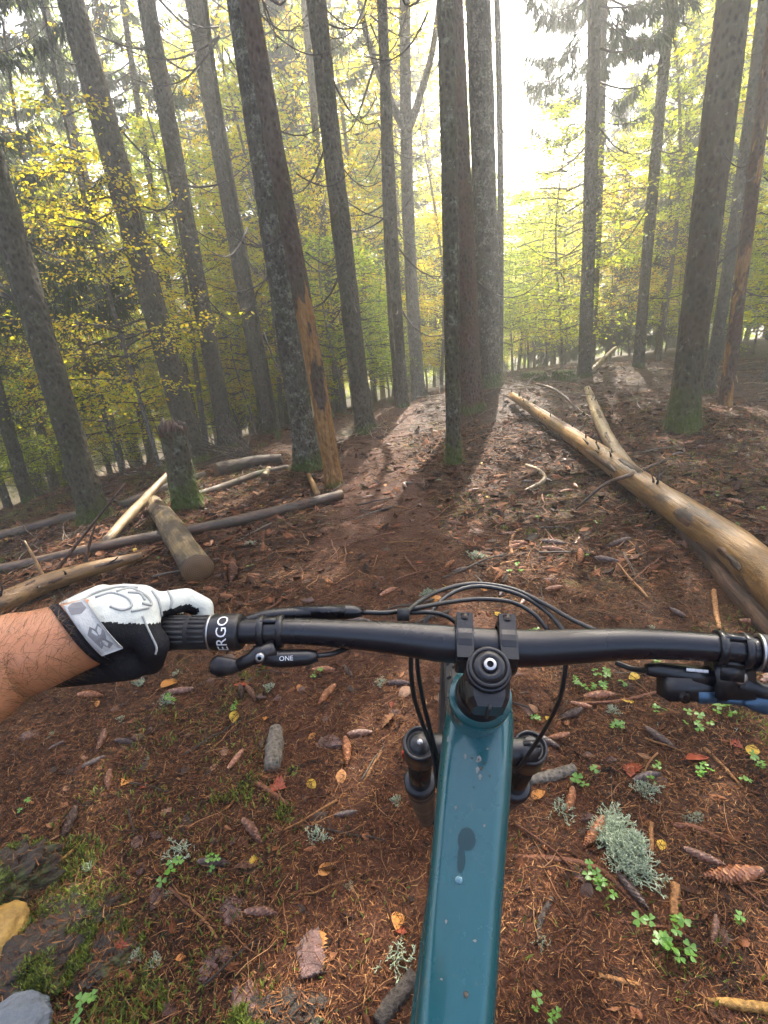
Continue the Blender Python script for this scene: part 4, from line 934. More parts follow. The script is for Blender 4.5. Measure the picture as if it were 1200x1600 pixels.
sow(20, one_cone, -1.4, 1.6, .7, 1.9); sow(80, one_cone, -3.2, 3.4, 1.9, 4.6); sow(60, one_cone, -4, 5, 4.3, 7)

def leaf_mesh(kind, seed):
    rg = np.random.default_rng(seed); n = 12; t = np.linspace(0, 1, n)
    if kind == 'oval': w = .34 * np.sin(t ** .85 * math.pi) ** .8
    else:
        w = np.array([.04, .28, .2, .46, .3, .52, .34, .36, .2, .22, .1, .01])
    z = .10 * np.sin(t * 2.6 + rg.uniform(0, 2)) * rg.uniform(.3, 1.4); c = rg.uniform(.05, .35)
    mid = np.c_[t - .5, np.zeros(n), z]; le = np.c_[t - .5 + .03 * (kind != 'oval') * np.sin(t * 40), w, z + c * w]; ri = np.c_[t - .5, -w, z + c * w * rg.uniform(.2, 1.2)]
    mb = MB(); v = np.concatenate([mid, le, ri]); i = np.arange(n - 1)
    mb.add(v, np.concatenate([np.c_[i, i + 1, n + i + 1, n + i], np.c_[2 * n + i, 2 * n + i + 1, i + 1, i]]))
    mb.tube([[-.5, 0, z[0]], [-.62, .02, z[0] + .02], [-.75, .05, z[0]]], [.014, .012, .010], 4, False); return mb.mesh('fallen_leaf')
LCOL = {'yellow': (.62, .40, .03), 'orange': (.50, .20, .035), 'rust red': (.32, .055, .02), 'tan brown': (.30, .15, .075), 'dark brown': (.10, .045, .03)}
LEAVES = {}
for c_, col in LCOL.items():
    t = NT('leaf_' + c_.replace(' ', '_')); f = t.noise(t.coord(), 5, 6, .7); f2 = t.noise(t.coord(), 22, 4)
    cc = t.mix(t.step(f, .45, .7), col, tuple(v * .45 for v in col)); t.bump(f2, .4, .01); t.out(cc, .3, .5)
    tr = t.n('BsdfTranslucent'); t.l(cc, tr.inputs[0]); mx = t.n('MixShader'); mx.inputs[0].default_value = .3
    t.l(t.b.outputs[0], mx.inputs[1]); t.l(tr.outputs[0], mx.inputs[2]); t.l(mx.outputs[0], t.t.nodes['Material Output'].inputs[0])
    for i, kd in enumerate(('oval', 'oval', 'lobed')):
        me = leaf_mesh(kd, i); me.materials.append(t.m); LEAVES[(c_, i)] = me
def put_leaf(p, L, col, i, lab, group=None, yaw=None, lift=.006):
    o = bpy.data.objects.new('fallen_leaf', LEAVES[(col, i % 3)]); C.objects.link(o); o.location = (p[0], p[1], g1(p[0], p[1]) + lift)
    o.scale = (L,) * 3; o.rotation_euler = (rg.normal(0, .2), rg.normal(0, .2), rg.uniform(0, 6.28) if yaw is None else yaw); return tag(o, lab, 'leaf', group)
for (px, py, L, col, i, lab) in [(366, 1122, 22, 'yellow', 0, 'small bright yellow leaf left of centre under the dropper lever'), (380, 1070, 30, 'rust red', 0, 'folded red leaf with yellow edge below the dropper lever'),
  (510, 1360, 28, 'orange', 0, 'wet orange leaf low between the left cones and the bike'), (621, 1442, 30, 'orange', 1, 'glossy wet orange leaf close left of the top tube'), (604, 1131, 34, 'tan brown', 2, 'brown leaf lying left of the fork crown'),
  (632, 1085, 26, 'tan brown', 1, 'pale brown leaf near the hanging hoses'), (1090, 1188, 34, 'rust red', 1, 'bright red leaf among the sorrel at right'), (987, 1206, 32, 'rust red', 2, 'dull red lobed leaf above the small lichen tuft at right'),
  (498, 1475, 30, 'orange', 2, 'orange scrap of leaf beside the big dark bark plate'), (268, 1070, 34, 'orange', 1, 'orange leaf under the black palm of the glove'), (130, 1065, 26, 'rust red', 1, 'reddish leaf under the bare forearm'),
  (742, 868, 26, 'rust red', 0, 'red leaf beside the lichen tuft on the trail'), (816, 858, 20, 'orange', 0, 'small orange leaf on the litter right of the trail'), (925, 868, 24, 'orange', 2, 'orange leaf below the golden log'),
  (1002, 775, 18, 'yellow', 0, 'yellow leaf lying against the golden log'), (680, 940, 22, 'orange', 1, 'orange leaf just beyond the handlebar hoses'), (628, 1455, 22, 'rust red', 0, 'small dark orange leaf below the glossy wet one'),
  (195, 1490, 34, 'rust red', 2, 'red leaf lying beside the dark rock at lower left'), (385, 1355, 36, 'dark brown', 2, 'purplish leaf between the left foreground cones'), (1035, 1045, 26, 'tan brown', 0, 'tan leaf just above the right brake lever'),
  (990, 1060, 20, 'yellow', 1, 'yellow leaf under the right brake hose'), (435, 1230, 30, 'rust red', 2, 'red brown leaf below the bark chunk at left')]:
    p = at(px, py); put_leaf(p, L * depth(p) / FOC, col, i, lab)
def one_leaf(x, y):
    col = str(rg.choice(['yellow', 'orange', 'rust red', 'tan brown', 'tan brown', 'dark brown', 'dark brown'])); w = where(x, y)
    put_leaf((x, y), rg.uniform(.025, .055), col, int(rg.integers(3)), f'{col} fallen leaf lying {w}', 'fallen leaves on the ground')
sow(60, one_leaf, -1.4, 1.6, .7, 1.9); sow(80, one_leaf, -3.2, 3.4, 1.9, 4.6); sow(40, one_leaf, -4, 5, 4.3, 7)

def lichen_mesh(seed, n=70, spread=.5):
    rg = np.random.default_rng(seed); mb = MB()
    def grow(p, d, l, r, k):
        e = p + d * l; mb.tube(np.array([p, (p + e) / 2 + rg.normal(0, .08, 3) * l, e]), [r, r * .9, r * .7], 3, False)
        if k:
            for _ in range(2):
                dd = d + rg.normal(0, .55, 3); dd[2] = abs(dd[2]) * .8 + .05; dd /= np.linalg.norm(dd); grow(e, dd, l * .72, r * .75, k - 1)
    for _ in range(n):
        a = rg.uniform(0, 6.28); q = math.sqrt(rg.uniform()) * spread * (.62 + .3 * math.sin(2 * a + seed) + .18 * math.sin(5 * a + 2 * seed)); p = np.array([q * math.cos(a), q * math.sin(a) * .8, 0])
        d = np.array([p[0] * 1.2, p[1] * 1.2, .7 - q * .6]) + rg.normal(0, .35, 3); d[2] = abs(d[2]) + .1; d /= np.linalg.norm(d)
        grow(p, d, .13 if n < 200 else .085, .017 if n < 200 else .010, 3)
    return mb.mesh('lichen_tuft')
LICH = [lichen_mesh(1, 260, .45), lichen_mesh(2, 30, .35), lichen_mesh(3, 22, .35), lichen_mesh(4, 16, .4)]
for me in LICH: me.materials.append(M['lichen'])
def put_lichen(p, w, i, lab, group=None):
    o = bpy.data.objects.new('lichen_tuft', LICH[i]); C.objects.link(o); o.location = (p[0], p[1], g1(p[0], p[1])); o.scale = (w,) * 3; o.rotation_euler = (0, 0, rg.uniform(0, 6.28)); return tag(o, lab, 'lichen', group)
for (px, py, w, i, lab) in [(976, 1330, 128, 0, 'large pale green cushion of branching lichen at right'), (1010, 1238, 52, 1, 'medium lichen tuft below the dull red leaf'), (497, 1310, 46, 1, 'grey green lichen tuft right of the slanted left cone'),
   (958, 1115, 34, 2, 'lichen tuft below the right brake lever'), (545, 1386, 24, 2, 'small lichen tuft low left of the bike'), (628, 1500, 80, 3, 'loose sprawling lichen against the left side of the top tube'), (744, 872, 36, 1, 'lichen tuft in the middle of the trail near the red leaf'),
   (595, 1069, 26, 1, 'bright lichen tuft under the left half of the handlebar'), (420, 1078, 30, 2, 'lichen tuft below the dropper lever arm'), (285, 1335, 60, 3, 'dark patchy lichen on the soil near the mossy left corner'), (880, 1268, 60, 3, 'scattered lichen beside the orange brown cone'),
   (850, 1475, 36, 3, 'pale lichen scrap low on the right'), (618, 1255, 30, 2, 'lichen tuft next to the left fork leg'), (668, 930, 30, 1, 'yellowish lichen tuft behind the brake hoses'), (1090, 1280, 28, 2, 'whitish lichen scrap right of the large cushion'),
   (262, 1098, 34, 1, 'green lichen cushion below the gloved hand'), (218, 1070, 28, 2, 'whitish lichen tuft below the black palm of the glove'), (390, 852, 22, 1, 'lichen tuft on the slope right of the sawn log')]:
    p = at(px, py); put_lichen(p, w * depth(p) / FOC, i, lab)
def one_lichen(x, y):
    w = where(x, y); put_lichen((x, y), rg.uniform(.025, .06), int(rg.integers(1, 4)), f'small pale lichen tuft {w}', 'small lichen tufts')
sow(24, one_lichen, -1.4, 1.6, .7, 1.9); sow(30, one_lichen, -3.0, 3.2, 1.9, 4.6)

# wood sorrel: each three part leaf is a part
t = NT('sorrel_green'); f = t.noise(t.coord(), 9, 5); gcol = t.ramp(f, [(.3, (.06, .17, .02)), (.7, (.14, .30, .04))]); t.out(gcol, .35)
tr = t.n('BsdfTranslucent'); t.l(gcol, tr.inputs[0]); mx = t.n('MixShader'); mx.inputs[0].default_value = .35
t.l(t.b.outputs[0], mx.inputs[1]); t.l(tr.outputs[0], mx.inputs[2]); t.l(mx.outputs[0], t.t.nodes['Material Output'].inputs[0]); M['sorrel'] = t.m
M['sorrel_stem'] = plain('sorrel_stem', (.12, .12, .03), .5)
def trefoil(seed):
    rg = np.random.default_rng(seed); mb = MB()
    hx = np.array([0, .35, .75, .95, .82, .95, .75, .35]); hy = np.array([0, .34, .5, .3, 0, -.3, -.5, -.34])
    for k in range(3):
        a = k * 2.094 + rg.normal(0, .12); dr = rg.uniform(-.25, .12)
        v = np.c_[hx, hy * rg.uniform(.9, 1.1), dr * hx + .18 * np.abs(hy)]; R = np.array([[math.cos(a), -math.sin(a), 0], [math.sin(a), math.cos(a), 0], [0, 0, 1]])
        mb.add(v @ R.T, [[0, 1, 2, 3], [0, 3, 4, 4][:3] + [4], [0, 4, 5, 6], [0, 6, 7, 7][:3] + [7]][0:1]); 
        b = len(mb.v) - 1
        mb.f.append((np.array([[0, 3, 4], [0, 4, 5]]) + (mb.n - 8), 0)); mb.f.append((np.array([[0, 5, 6, 7]]) + (mb.n - 8), 0))
    return mb.mesh('leaf')
TREF = [trefoil(i) for i in range(4)]
for me in TREF: me.materials.append(M['sorrel'])
def sorrel(p, w, n, lab, group=None):
    z = g1(p[0], p[1]); root = thing('wood_sorrel', lab, 'plant', (p[0], p[1], z), None, group); mb = MB()
    for k in range(n):
        a = rg.uniform(0, 6.28); q = math.sqrt(rg.uniform()) * w * .5 if n > 1 else 0; x, y = q * math.cos(a), q * math.sin(a)
        h = rg.uniform(.012, .035) + .12 * w; mb.tube([[x * .4, y * .4, -.005], [x * .8, y * .8, h * .6], [x, y, h]], [.0007] * 3, 3, False)
        o = bpy.data.objects.new('leaf', TREF[int(rg.integers(4))]); C.objects.link(o); o.parent = root; o.location = (x, y, h); s_ = rg.uniform(.012, .018) if w > .06 else rg.uniform(.009, .014)
        o.scale = (s_,) * 3; o.rotation_euler = (rg.normal(0, .25), rg.normal(0, .25), rg.uniform(0, 6.28))
    obj('stem', mb, M['sorrel_stem'], root, True)
for (px, py, w, n, lab) in [(1032, 1478, 85, 13, 'large fresh green wood sorrel plant low on the right'), (942, 1385, 52, 7, 'wood sorrel below the large lichen cushion'), (270, 1373, 34, 4, 'wood sorrel in the left mossy patch'), (132, 1578, 50, 5, 'wood sorrel at the lower left corner beside the grey stone'),
   (852, 1582, 40, 4, 'wood sorrel at the bottom right of the top tube'), (940, 1075, 50, 8, 'wood sorrel patch just below the right half of the handlebar'), (905, 1080, 40, 6, 'wood sorrel left of the brake hose end'), (1090, 1140, 44, 6, 'wood sorrel right of the dark weathered cone'),
   (1100, 1210, 40, 5, 'wood sorrel under the bright red leaf'), (975, 1150, 36, 4, 'sparse wood sorrel left of the dark weathered cone'), (915, 1225, 40, 5, 'wood sorrel right of the grey branch piece'), (1185, 1200, 36, 4, 'wood sorrel at the right edge'), (1165, 1455, 24, 3, 'small wood sorrel right of the stubby cone'),
   (1130, 1120, 30, 4, 'wood sorrel below the sky tinted lever blade'), (265, 1100, 26, 3, 'tiny wood sorrel below the gloved hand'), (840, 1130, 26, 3, 'tiny wood sorrel right of the head tube'), (805, 895, 24, 4, 'wood sorrel on the slope right of the trail')]:
    p = at(px, py); sorrel(p, w * depth(p) / FOC, n, lab)
def one_sorrel(x, y):
    w = where(x, y); sorrel((x, y), rg.uniform(.03, .07), int(rg.integers(2, 5)), f'small wood sorrel growing {w}', 'small wood sorrels')
sow(5, one_sorrel, -1.3, -.3, .7, 1.8); sow(13, one_sorrel, .5, 1.5, .9, 1.9); sow(14, one_sorrel, .8, 3, 1.9, 4); sow(8, one_sorrel, -2.5, -.6, 1.9, 4)

# ------------------------------------------------------------------ single sticks, bark pieces, stones
def stick(name, lab, pts, wpx, mat, cat='stick', sides=8, wob=.1, z=.3):
    c, rr = [], []
    for i, (px, py) in enumerate(pts):
        w = wpx[i] if isinstance(wpx, (list, tuple)) else wpx; p = at(px, py); r = w / 2 * depth(p) / FOC; p = p.copy(); p[2] += r * z + .003; c.append(p); rr.append(r)
    n = 5 * len(pts); path = smooth_path(c, n); mb = MB(); mb.tube(path, np.interp(np.linspace(0, len(pts) - 1, n), range(len(pts)), rr), sides, True, 0, wob)
    me = mb.mesh(name); o = obj(name, me, M[mat]); me.transform(Matrix.Translation(-Vector(path[0]))); o.location = path[0]; return tag(o, lab, cat)
M['yellowstick'] = plain('yellow_root', (.34, .19, .045), .4, 0, .4, 20, .3)
M['redroot'] = plain('reddish_root', (.15, .05, .022), .5, 0, .5, 25, .4)
def bitwood(name, a, b_, sc=40):
    t = NT(name); co = t.coord(); n1 = t.noise(co, sc, 8, .75); n2 = t.noise(co, sc * 4, 6, .7); v = t.vor(co, sc * 2.2)
    h = t.math('ADD', t.math('MULTIPLY', n1, .7), t.math('MULTIPLY', v, .5)); t.bump(t.math('ADD', h, n2), .9, .006); return t.out(t.ramp(h, [(.35, a), (.6, b_), (.85, tuple(c * 1.6 for c in b_))]), .5, .4)
M['greywood'] = bitwood('grey_weathered_wood', (.025, .02, .014), (.13, .11, .085)); M['blackbark'] = bitwood('black_bark', (.008, .006, .005), (.045, .035, .028)); M['chip'] = bitwood('orange_wood_chip', (.09, .035, .012), (.26, .12, .038))
M['redroot'] = bitwood('reddish_root', (.03, .012, .006), (.14, .05, .022)); M['yellowstick'] = bitwood('yellow_root', (.12, .06, .014), (.30, .165, .04))
for a in [('curved_stick', 'curved yellow root bent like a hook near the dark rock at lower left', [(135, 1312), (85, 1360), (80, 1395), (105, 1430)], [5, 6, 6, 5], 'yellowstick'),
  ('thin_stick', 'thin straight twig running right from the yellow hooked root', [(105, 1432), (180, 1420), (235, 1398)], [4, 4, 2], 'yellowstick'),
  ('root', 'long reddish root crossing the litter below the large lichen cushion', [(800, 1341), (870, 1345), (930, 1358), (965, 1385), (1005, 1430)], [8, 10, 9, 9, 5], 'redroot'),
  ('branch_piece', 'grey weathered branch piece sticking out behind the right fork leg', [(826, 1222), (860, 1216), (897, 1203)], [16, 19, 15], 'greywood'),
  ('bark_chunk', 'black and grey bark chunk lying left of centre', [(432, 1142), (430, 1172), (426, 1205)], [20, 30, 26], 'greywood'),
  ('thick_stick', 'thick dark wet stick with grey bark low at the left of the top tube', [(590, 1602), (615, 1570), (648, 1530)], [24, 28, 26], 'blackbark'),
  ('wood_splinter', 'yellow splinter of wood at the right edge near the bottom', [(1105, 1564), (1150, 1572), (1205, 1580)], [6, 16, 16], 'yellowstick'),
  ('wood_splinter', 'upright orange wood chip above the large sorrel plant', [(1055, 1385), (1053, 1435)], [14, 13], 'chip'),
  ('wood_splinter', 'narrow orange chip touching the large lichen cushion', [(1017, 1288), (1018, 1335)], [7, 6], 'chip'),
  ('thin_stick', 'pale thin stick left of the left fork leg', [(563, 1230), (580, 1203), (596, 1175)], [4, 5, 4], 'chip'),
  ('wood_splinter', 'split orange stick right of the small lichen tuft', [(1050, 1292), (1085, 1296), (1135, 1318)], [9, 10, 6], 'redroot'),
  ('wood_splinter', 'short orange stick with black end low right of the top tube', [(935, 1525), (970, 1535), (1000, 1542)], [7, 9, 7], 'chip'),
  ('thin_stick', 'brown stick arching through the sorrel right of the hanging hose', [(900, 1100), (960, 1098), (1010, 1088), (1035, 1080)], [4, 5, 6, 4], 'redroot'),
  ('thin_stick', 'straight orange stick among sorrel at right', [(1100, 1170), (1130, 1200), (1160, 1232)], [6, 6, 4], 'chip'),
  ('thin_stick', 'dark twig with a hooked end on the trail beyond the handlebar', [(705, 925), (735, 915), (752, 912), (742, 900)], [6, 7, 5, 3], 'blackbark'),
  ('wood_splinter', 'orange stick standing on the litter beyond the right half of the handlebar', [(1115, 925), (1118, 955), (1124, 985)], [8, 8, 7], 'chip'),
  ('thin_stick', 'bent orange stick beside the trail on the right', [(800, 868), (798, 850), (806, 832), (815, 828)], [5, 6, 5, 4], 'chip'),
  ('thin_stick', 'pale curved stick crossing the litter right of the trail', [(760, 893), (785, 882), (812, 876)], [3, 4, 3], 'chip'),
  ('thin_stick', 'long thin root winding along the lower right litter', [(870, 1430), (960, 1440), (1050, 1450), (1100, 1425), (1180, 1452)], [3, 4, 4, 4, 3], 'redroot'),
  ('thin_stick', 'slanted red twig low right of the top tube', [(920, 1425), (895, 1470), (868, 1495)], [4, 5, 5], 'redroot'),
  ('black_twig', 'black twig lying in moss right of the top tube', [(862, 1405), (845, 1440), (840, 1478)], [9, 10, 7], 'blackbark'),
  ('thin_stick', 'dark wet twig left of the slanted purplish cone', [(400, 1225), (425, 1240), (450, 1258)], [8, 8, 5], 'redroot')]:
    stick(*a)
rgs = np.random.default_rng(99)
TWM = []
for i in range(5):
    mb = MB(); p = np.c_[np.linspace(-.5, .5, 7), np.cumsum(rgs.normal(0, .03, 7)), .02 + .02 * np.sin(np.linspace(0, 3.1, 7))]; mb.tube(p, np.linspace(.017, .007, 7), 6, True, 0, .12)
    for _ in range(2): j = rgs.integers(2, 6); mb.tube([p[j], p[j] + [.1, rgs.choice([-1, 1]) * .1, .02]], [.009, .004], 4)
    TWM.append(mb.mesh('twig'))
TWO = {}
for i, m_ in enumerate(TWM):
    for c_, k_ in (('reddish', 'redroot'), ('orange', 'chip'), ('dark', 'blackbark'), ('grey', 'greywood')):
        q = m_.copy(); q.materials.append(M[k_]); TWO[(c_, i)] = q
def one_twig(x, y):
    col = str(rg.choice(['reddish', 'orange', 'dark', 'grey'], p=[.4, .2, .3, .1])); w = where(x, y); o = bpy.data.objects.new('twig', TWO[(col, int(rg.integers(5)))]); C.objects.link(o)
    L = rg.uniform(.08, .26) if y < 1.9 else rg.uniform(.15, .5); o.location = (x, y, g1(x, y) + .004); o.scale = (L, L, L); o.rotation_euler = (0, rg.normal(0, .05), rg.uniform(0, 6.28)); tag(o, f'{col} broken twig lying {w}', 'twig', 'broken twigs on the ground')
sow(46, one_twig, -1.4, 1.6, .7, 1.9); sow(80, one_twig, -3.2, 3.4, 1.9, 4.6); sow(70, one_twig, -5, 6, 4.3, 8)

def blob(r, seed, sub=4, rough=.25, sc=2.2, plates=False):
    import bmesh
    bm = bmesh.new(); bmesh.ops.create_icosphere(bm, subdivisions=sub, radius=1)
    from mathutils import noise as nz
    for v in bm.verts:
        d = v.co.normalized(); n = nz.fractal(d * sc + Vector((seed, 0, 0)), .95 if sc > 2.5 else 1.0, 2.0, 7); n2 = nz.noise(d * sc * .6 + Vector((0, seed, 0)))
        v.co = Vector((d.x * r[0], d.y * r[1], d.z * r[2])) * (1 + rough * n + .15 * n2)
    me = bpy.data.meshes.new('stone'); bm.to_mesh(me); bm.free(); me.polygons.foreach_set('use_smooth', [True] * len(me.polygons)); return me
def stone_mat(name, a, b, rough, moss=0, sc=14):
    t = NT(name); co = t.coord(); n1 = t.noise(co, sc, 8, .75); n2 = t.noise(co, sc * 6, 6, .7)
    col = t.ramp(t.math('ADD', t.math('MULTIPLY', n1, .6), t.math('MULTIPLY', n2, .4)), [(.35, a), (.62, b)])
    if moss: col = t.mix(t.math('MULTIPLY', t.step(t.noise(co, 7, 6, .7), .52, .62), moss), col, (.07, .11, .012))
    t.bump(t.math('ADD', n1, n2), .8, .01); return t.out(col, rough, .5)
M['stone_grey'] = stone_mat('blue_grey_stone', (.07, .085, .105), (.15, .17, .19), .55)
M['stone_yellow'] = stone_mat('ochre_stone', (.14, .075, .02), (.42, .25, .05), .5)
M['rock_dark'] = stone_mat('dark_rotten_rock', (.004, .003, .0022), (.05, .034, .022), .45, .45, 38)
M['bark_plate'] = stone_mat('purplish_bark', (.04, .02, .016), (.20, .115, .10), .35, 0, 30)
def put_blob(name, lab, px, py, wpx, asp, mat, seed, cat, sink=.3, rough=.25, yaw=0, sc=2.2, sub=4):
    p = at(px, py); r = wpx / 2 * depth(p) / FOC; o = obj(name, blob((r, r * asp[0], r * asp[1]), seed, sub, rough, sc), M[mat]); o.location = (p[0], p[1], g1(p[0], p[1]) + r * asp[1] * (1 - 2 * sink)); o.rotation_euler = (0, 0, yaw)
    if mat == 'rock_dark':
        me = o.data; nv = len(me.vertices); co_ = np.empty(nv * 3, np.float32); me.vertices.foreach_get('co', co_); co_ = co_.reshape(-1, 3); rgk = np.random.default_rng(seed + 70)
        pk = vnoise(co_[:, 0] * 22 + 9, co_[:, 1] * 22, seed) > .14; up = (co_[:, 2] > 0) & pk; id_ = np.nonzero(up)[0]
        if len(id_):
            id_ = rgk.choice(id_, 2600); v_, f_ = scatter([[0, -.13, 0], [0, .13, 0], [.6, .08, .12], [1, 0, 0]], [[0, 1, 2, 3]], co_[id_] + rgk.normal(0, .004, (2600, 3)), rgk.uniform(0, 6.28, 2600), rgk.uniform(.2, 1.4, 2600), rgk.uniform(.007, .017, 2600)); mk = MB(); mk.add(v_, f_); ob_ = obj('moss', mk.mesh('moss', False), M['green_bits'], o, True); ob_['kind'] = 'stuff'
            id_ = rgk.choice(np.nonzero(co_[:, 2] > 0)[0], 700); tvn = np.array([[-.5, -.04, 0], [.5, -.02, 0], [.5, .02, .02], [-.5, .04, .02]]); v_, f_ = scatter(tvn, [[0, 1, 2, 3]], co_[id_] * 1.01 + [0, 0, .002], rgk.uniform(0, 6.28, 700), rgk.normal(0, .4, 700), rgk.uniform(.01, .03, 700)); mk = MB(); mk.add(v_, f_); ob_ = obj('needle_litter', mk.mesh('needle_litter', False), M['needles'], o, True); ob_['kind'] = 'stuff'
    return tag(o, lab, cat)
put_blob('stone', 'smooth blue grey stone at the lower left corner', 18, 1618, 120, (.75, .55), 'stone_grey', 1, 'stone', .35, .12, .3, 1.9, 5)
put_blob('stone', 'ochre yellow stone at the left edge above the grey one', 2, 1462, 75, (1.1, .6), 'stone_yellow', 2, 'stone', .3, .16, .2)
put_blob('dark_rock', 'black crumbling rock bank at the left edge', 5, 1385, 150, (.7, .5), 'rock_dark', 3, 'rock', .45, .3, .5, 3.2, 6)
put_blob('dark_rock', 'low black rotten root mass below the black crumbling bank', 120, 1440, 150, (.7, .22), 'rock_dark', 8, 'rock', .5, .4, .3, 4, 6)
put_blob('dark_rock', 'dark wet rock lump between the ochre and grey stones', 62, 1505, 140, (.9, .42), 'rock_dark', 4, 'rock', .5, .3, 0, 3.2, 6)
put_blob('dark_rock', 'flat dark rotten wood lump along the bottom edge left of the bike', 440, 1590, 150, (.5, .25), 'rock_dark', 5, 'rock', .55, .4, .1, 4, 6)
put_blob('dark_rock', 'brown crumbly lump right of the dark wet rock', 165, 1495, 105, (.8, .3), 'rock_dark', 6, 'rock', .55, .4, .4, 4, 6)
for (px, py, w, lab) in [(487, 1493, 64, 'thick purplish bark plate beside the orange leaf scrap'), (384, 1572, 66, 'pale brown bark plate at the bottom edge'), (330, 1512, 46, 'reddish bark scale left of the thick bark plate'), (362, 1422, 44, 'pale purplish bark scale beside the thick scaly cone'),
   (520, 1160, 34, 'flat bark scale under the level cone left of the fork'), (350, 1490, 30, 'small red bark scale above the reddish one'), (905, 1365, 30, 'brown bark scale right of the long reddish root'), (45, 1150, 30, 'bark scale under the bare forearm')]:
    put_blob('bark_plate', lab, px, py, w, (.7, .16), 'bark_plate', px, 'bark', .2, .5, px * .7, 2.5, 3)
BKM = []
for i in range(4):
    m_ = blob((.5, .33, .07), 40 + i, 2, .5, 2.6); m_.name = 'bark_plate'; m_.materials.append(M['bark_plate']); BKM.append(m_)
M['bark_scale_dark'] = stone_mat('dark_bark_scale', (.012, .008, .006), (.07, .042, .03), .5, 0, 30); BKD = []
for m_ in BKM: q = m_.copy(); q.materials.clear(); q.materials.append(M['bark_scale_dark']); BKD.append(q)
def one_bark(x, y):
    dk = rg.uniform() < .55; o = bpy.data.objects.new('bark_plate', (BKD if dk else BKM)[int(rg.integers(4))]); C.objects.link(o); L = rg.uniform(.025, .06) if y < 1.9 else rg.uniform(.04, .10)
    o.location = (x, y, g1(x, y) + .004); o.scale = (L,) * 3; o.rotation_euler = (rg.normal(0, .2), rg.normal(0, .2), rg.uniform(0, 6.28)); tag(o, f"{'dark' if dk else 'purplish'} bark scale lying {where(x, y)}", 'bark', 'bark scales in the litter')
sow(70, one_bark, -1.4, 1.6, .6, 1.9); sow(70, one_bark, -3.2, 3.4, 1.9, 4.6)

# ------------------------------------------------------------------ mountain bike
def gloss(name, col, rough, metal=0., dirt=.0, dcol=(.13, .10, .07), scale=40, spec=.5):
    t = NT(name); co = t.coord(); f = t.noise(co, scale, 8, .7); g = t.noise(co, 9, 5, .6)
    c = t.mix(t.math('MULTIPLY', t.step(t.math('ADD', t.math('MULTIPLY', f, .6), t.math('MULTIPLY', g, .5)), .58, .75), dirt), col, dcol)
    t.bump(f, .12, .001); return t.out(c, t.ramp(g, [(.3, (rough * .75,) * 3), (.7, (min(1, rough * 1.4),) * 3)]), spec, metal)
M['bar_black'] = gloss('satin_black_bar', (.006, .006, .009), .27, 0, .2, scale=25)
M['black_alloy'] = gloss('black_alloy', (.006, .006, .008), .3, .0, .3)
M['rubber'] = gloss('grip_rubber', (.016, .016, .017), .65, 0, .12)
M['tyre'] = gloss('tyre_rubber', (.02, .019, .018), .7, 0, .6)
M['fork_dirty'] = gloss('dusty_fork_leg', (.035, .028, .022), .45, 0, .75, (.10, .07, .045), 20)
M['stanchion'] = gloss('dark_stanchion', (.03, .024, .02), .2, .6, .3)
M['silver'] = gloss('steel_bolt', (.38, .38, .38), .3, 1., .1)
M['hose'] = gloss('black_hose', (.014, .014, .015), .35, 0, .2)
M['white_print'] = plain('white_print', (.75, .75, .75), .5, 0, .05)
M['red_anod'] = gloss('red_dial', (.4, .02, .015), .35, .4, .2)
M['lever_sky_tint'] = gloss('sky_tinted_lever', (.05, .10, .16), .3, .6, .1)  # blue of the sky reflected in the blade, put into the base colour
t = NT('teal_frame_paint'); co = t.coord(); f = t.noise(co, 30, 8, .75); g = t.noise(co, 6, 4)
scr = t.step(t.noise(t.coord((1, .12, .4)), 160, 3, .5), .70, .74); dirtm = t.math('MAXIMUM', t.math('MULTIPLY', t.step(f, .60, .74), t.step(g, .44, .6)), t.math('MULTIPLY', scr, .6)); cc = t.mix(t.math('MULTIPLY', dirtm, .55), t.mix(g, (.0018, .062, .070), (.003, .086, .100)), (.16, .14, .11)); t.bump(f, .04, .001)
M['teal'] = t.out(cc, t.ramp(t.noise(co, 14, 6), [(.3, (.2,) * 3), (.7, (.34,) * 3)]), .5, .2)
M['teal'].node_tree.nodes['Principled BSDF'].inputs['Coat Weight'].default_value = .6

nrm = lambda v: np.asarray(v) / np.linalg.norm(v)
LAT = nrm([.992, -.115, -.055])
CAP = P(765, 1041, .433); BAR = P(757, 1011, .475)
CRL, CRR = P(656, 1160, .68), P(829, 1167, .68); CRM = (CRL + CRR) / 2
AX = CAP - CRM; AX = nrm(AX - LAT * (AX @ LAT)); FWD = nrm(np.cross(AX, LAT) * -1)
if FWD[1] < 0: FWD = -FWD
LAX = nrm(np.array([0, -.43, .903]) - LAT * (np.array([0, -.43, .903]) @ LAT)); LFW = np.cross(LAT, LAX) * -1; LFW = LFW if LFW[1] > 0 else -LFW
AXLE = CRM - LAX * .60 + LFW * .05
WR = .382
bike = thing('mountain_bike', 'teal mountain bike with black handlebar, seen from the saddle', 'bicycle', (AXLE[0], AXLE[1], g1(AXLE[0], AXLE[1])))

def ringpts(c, u, w, r, n): a = np.linspace(0, 2 * math.pi, n, endpoint=False); return c + r * (np.cos(a)[:, None] * u + np.sin(a)[:, None] * w)
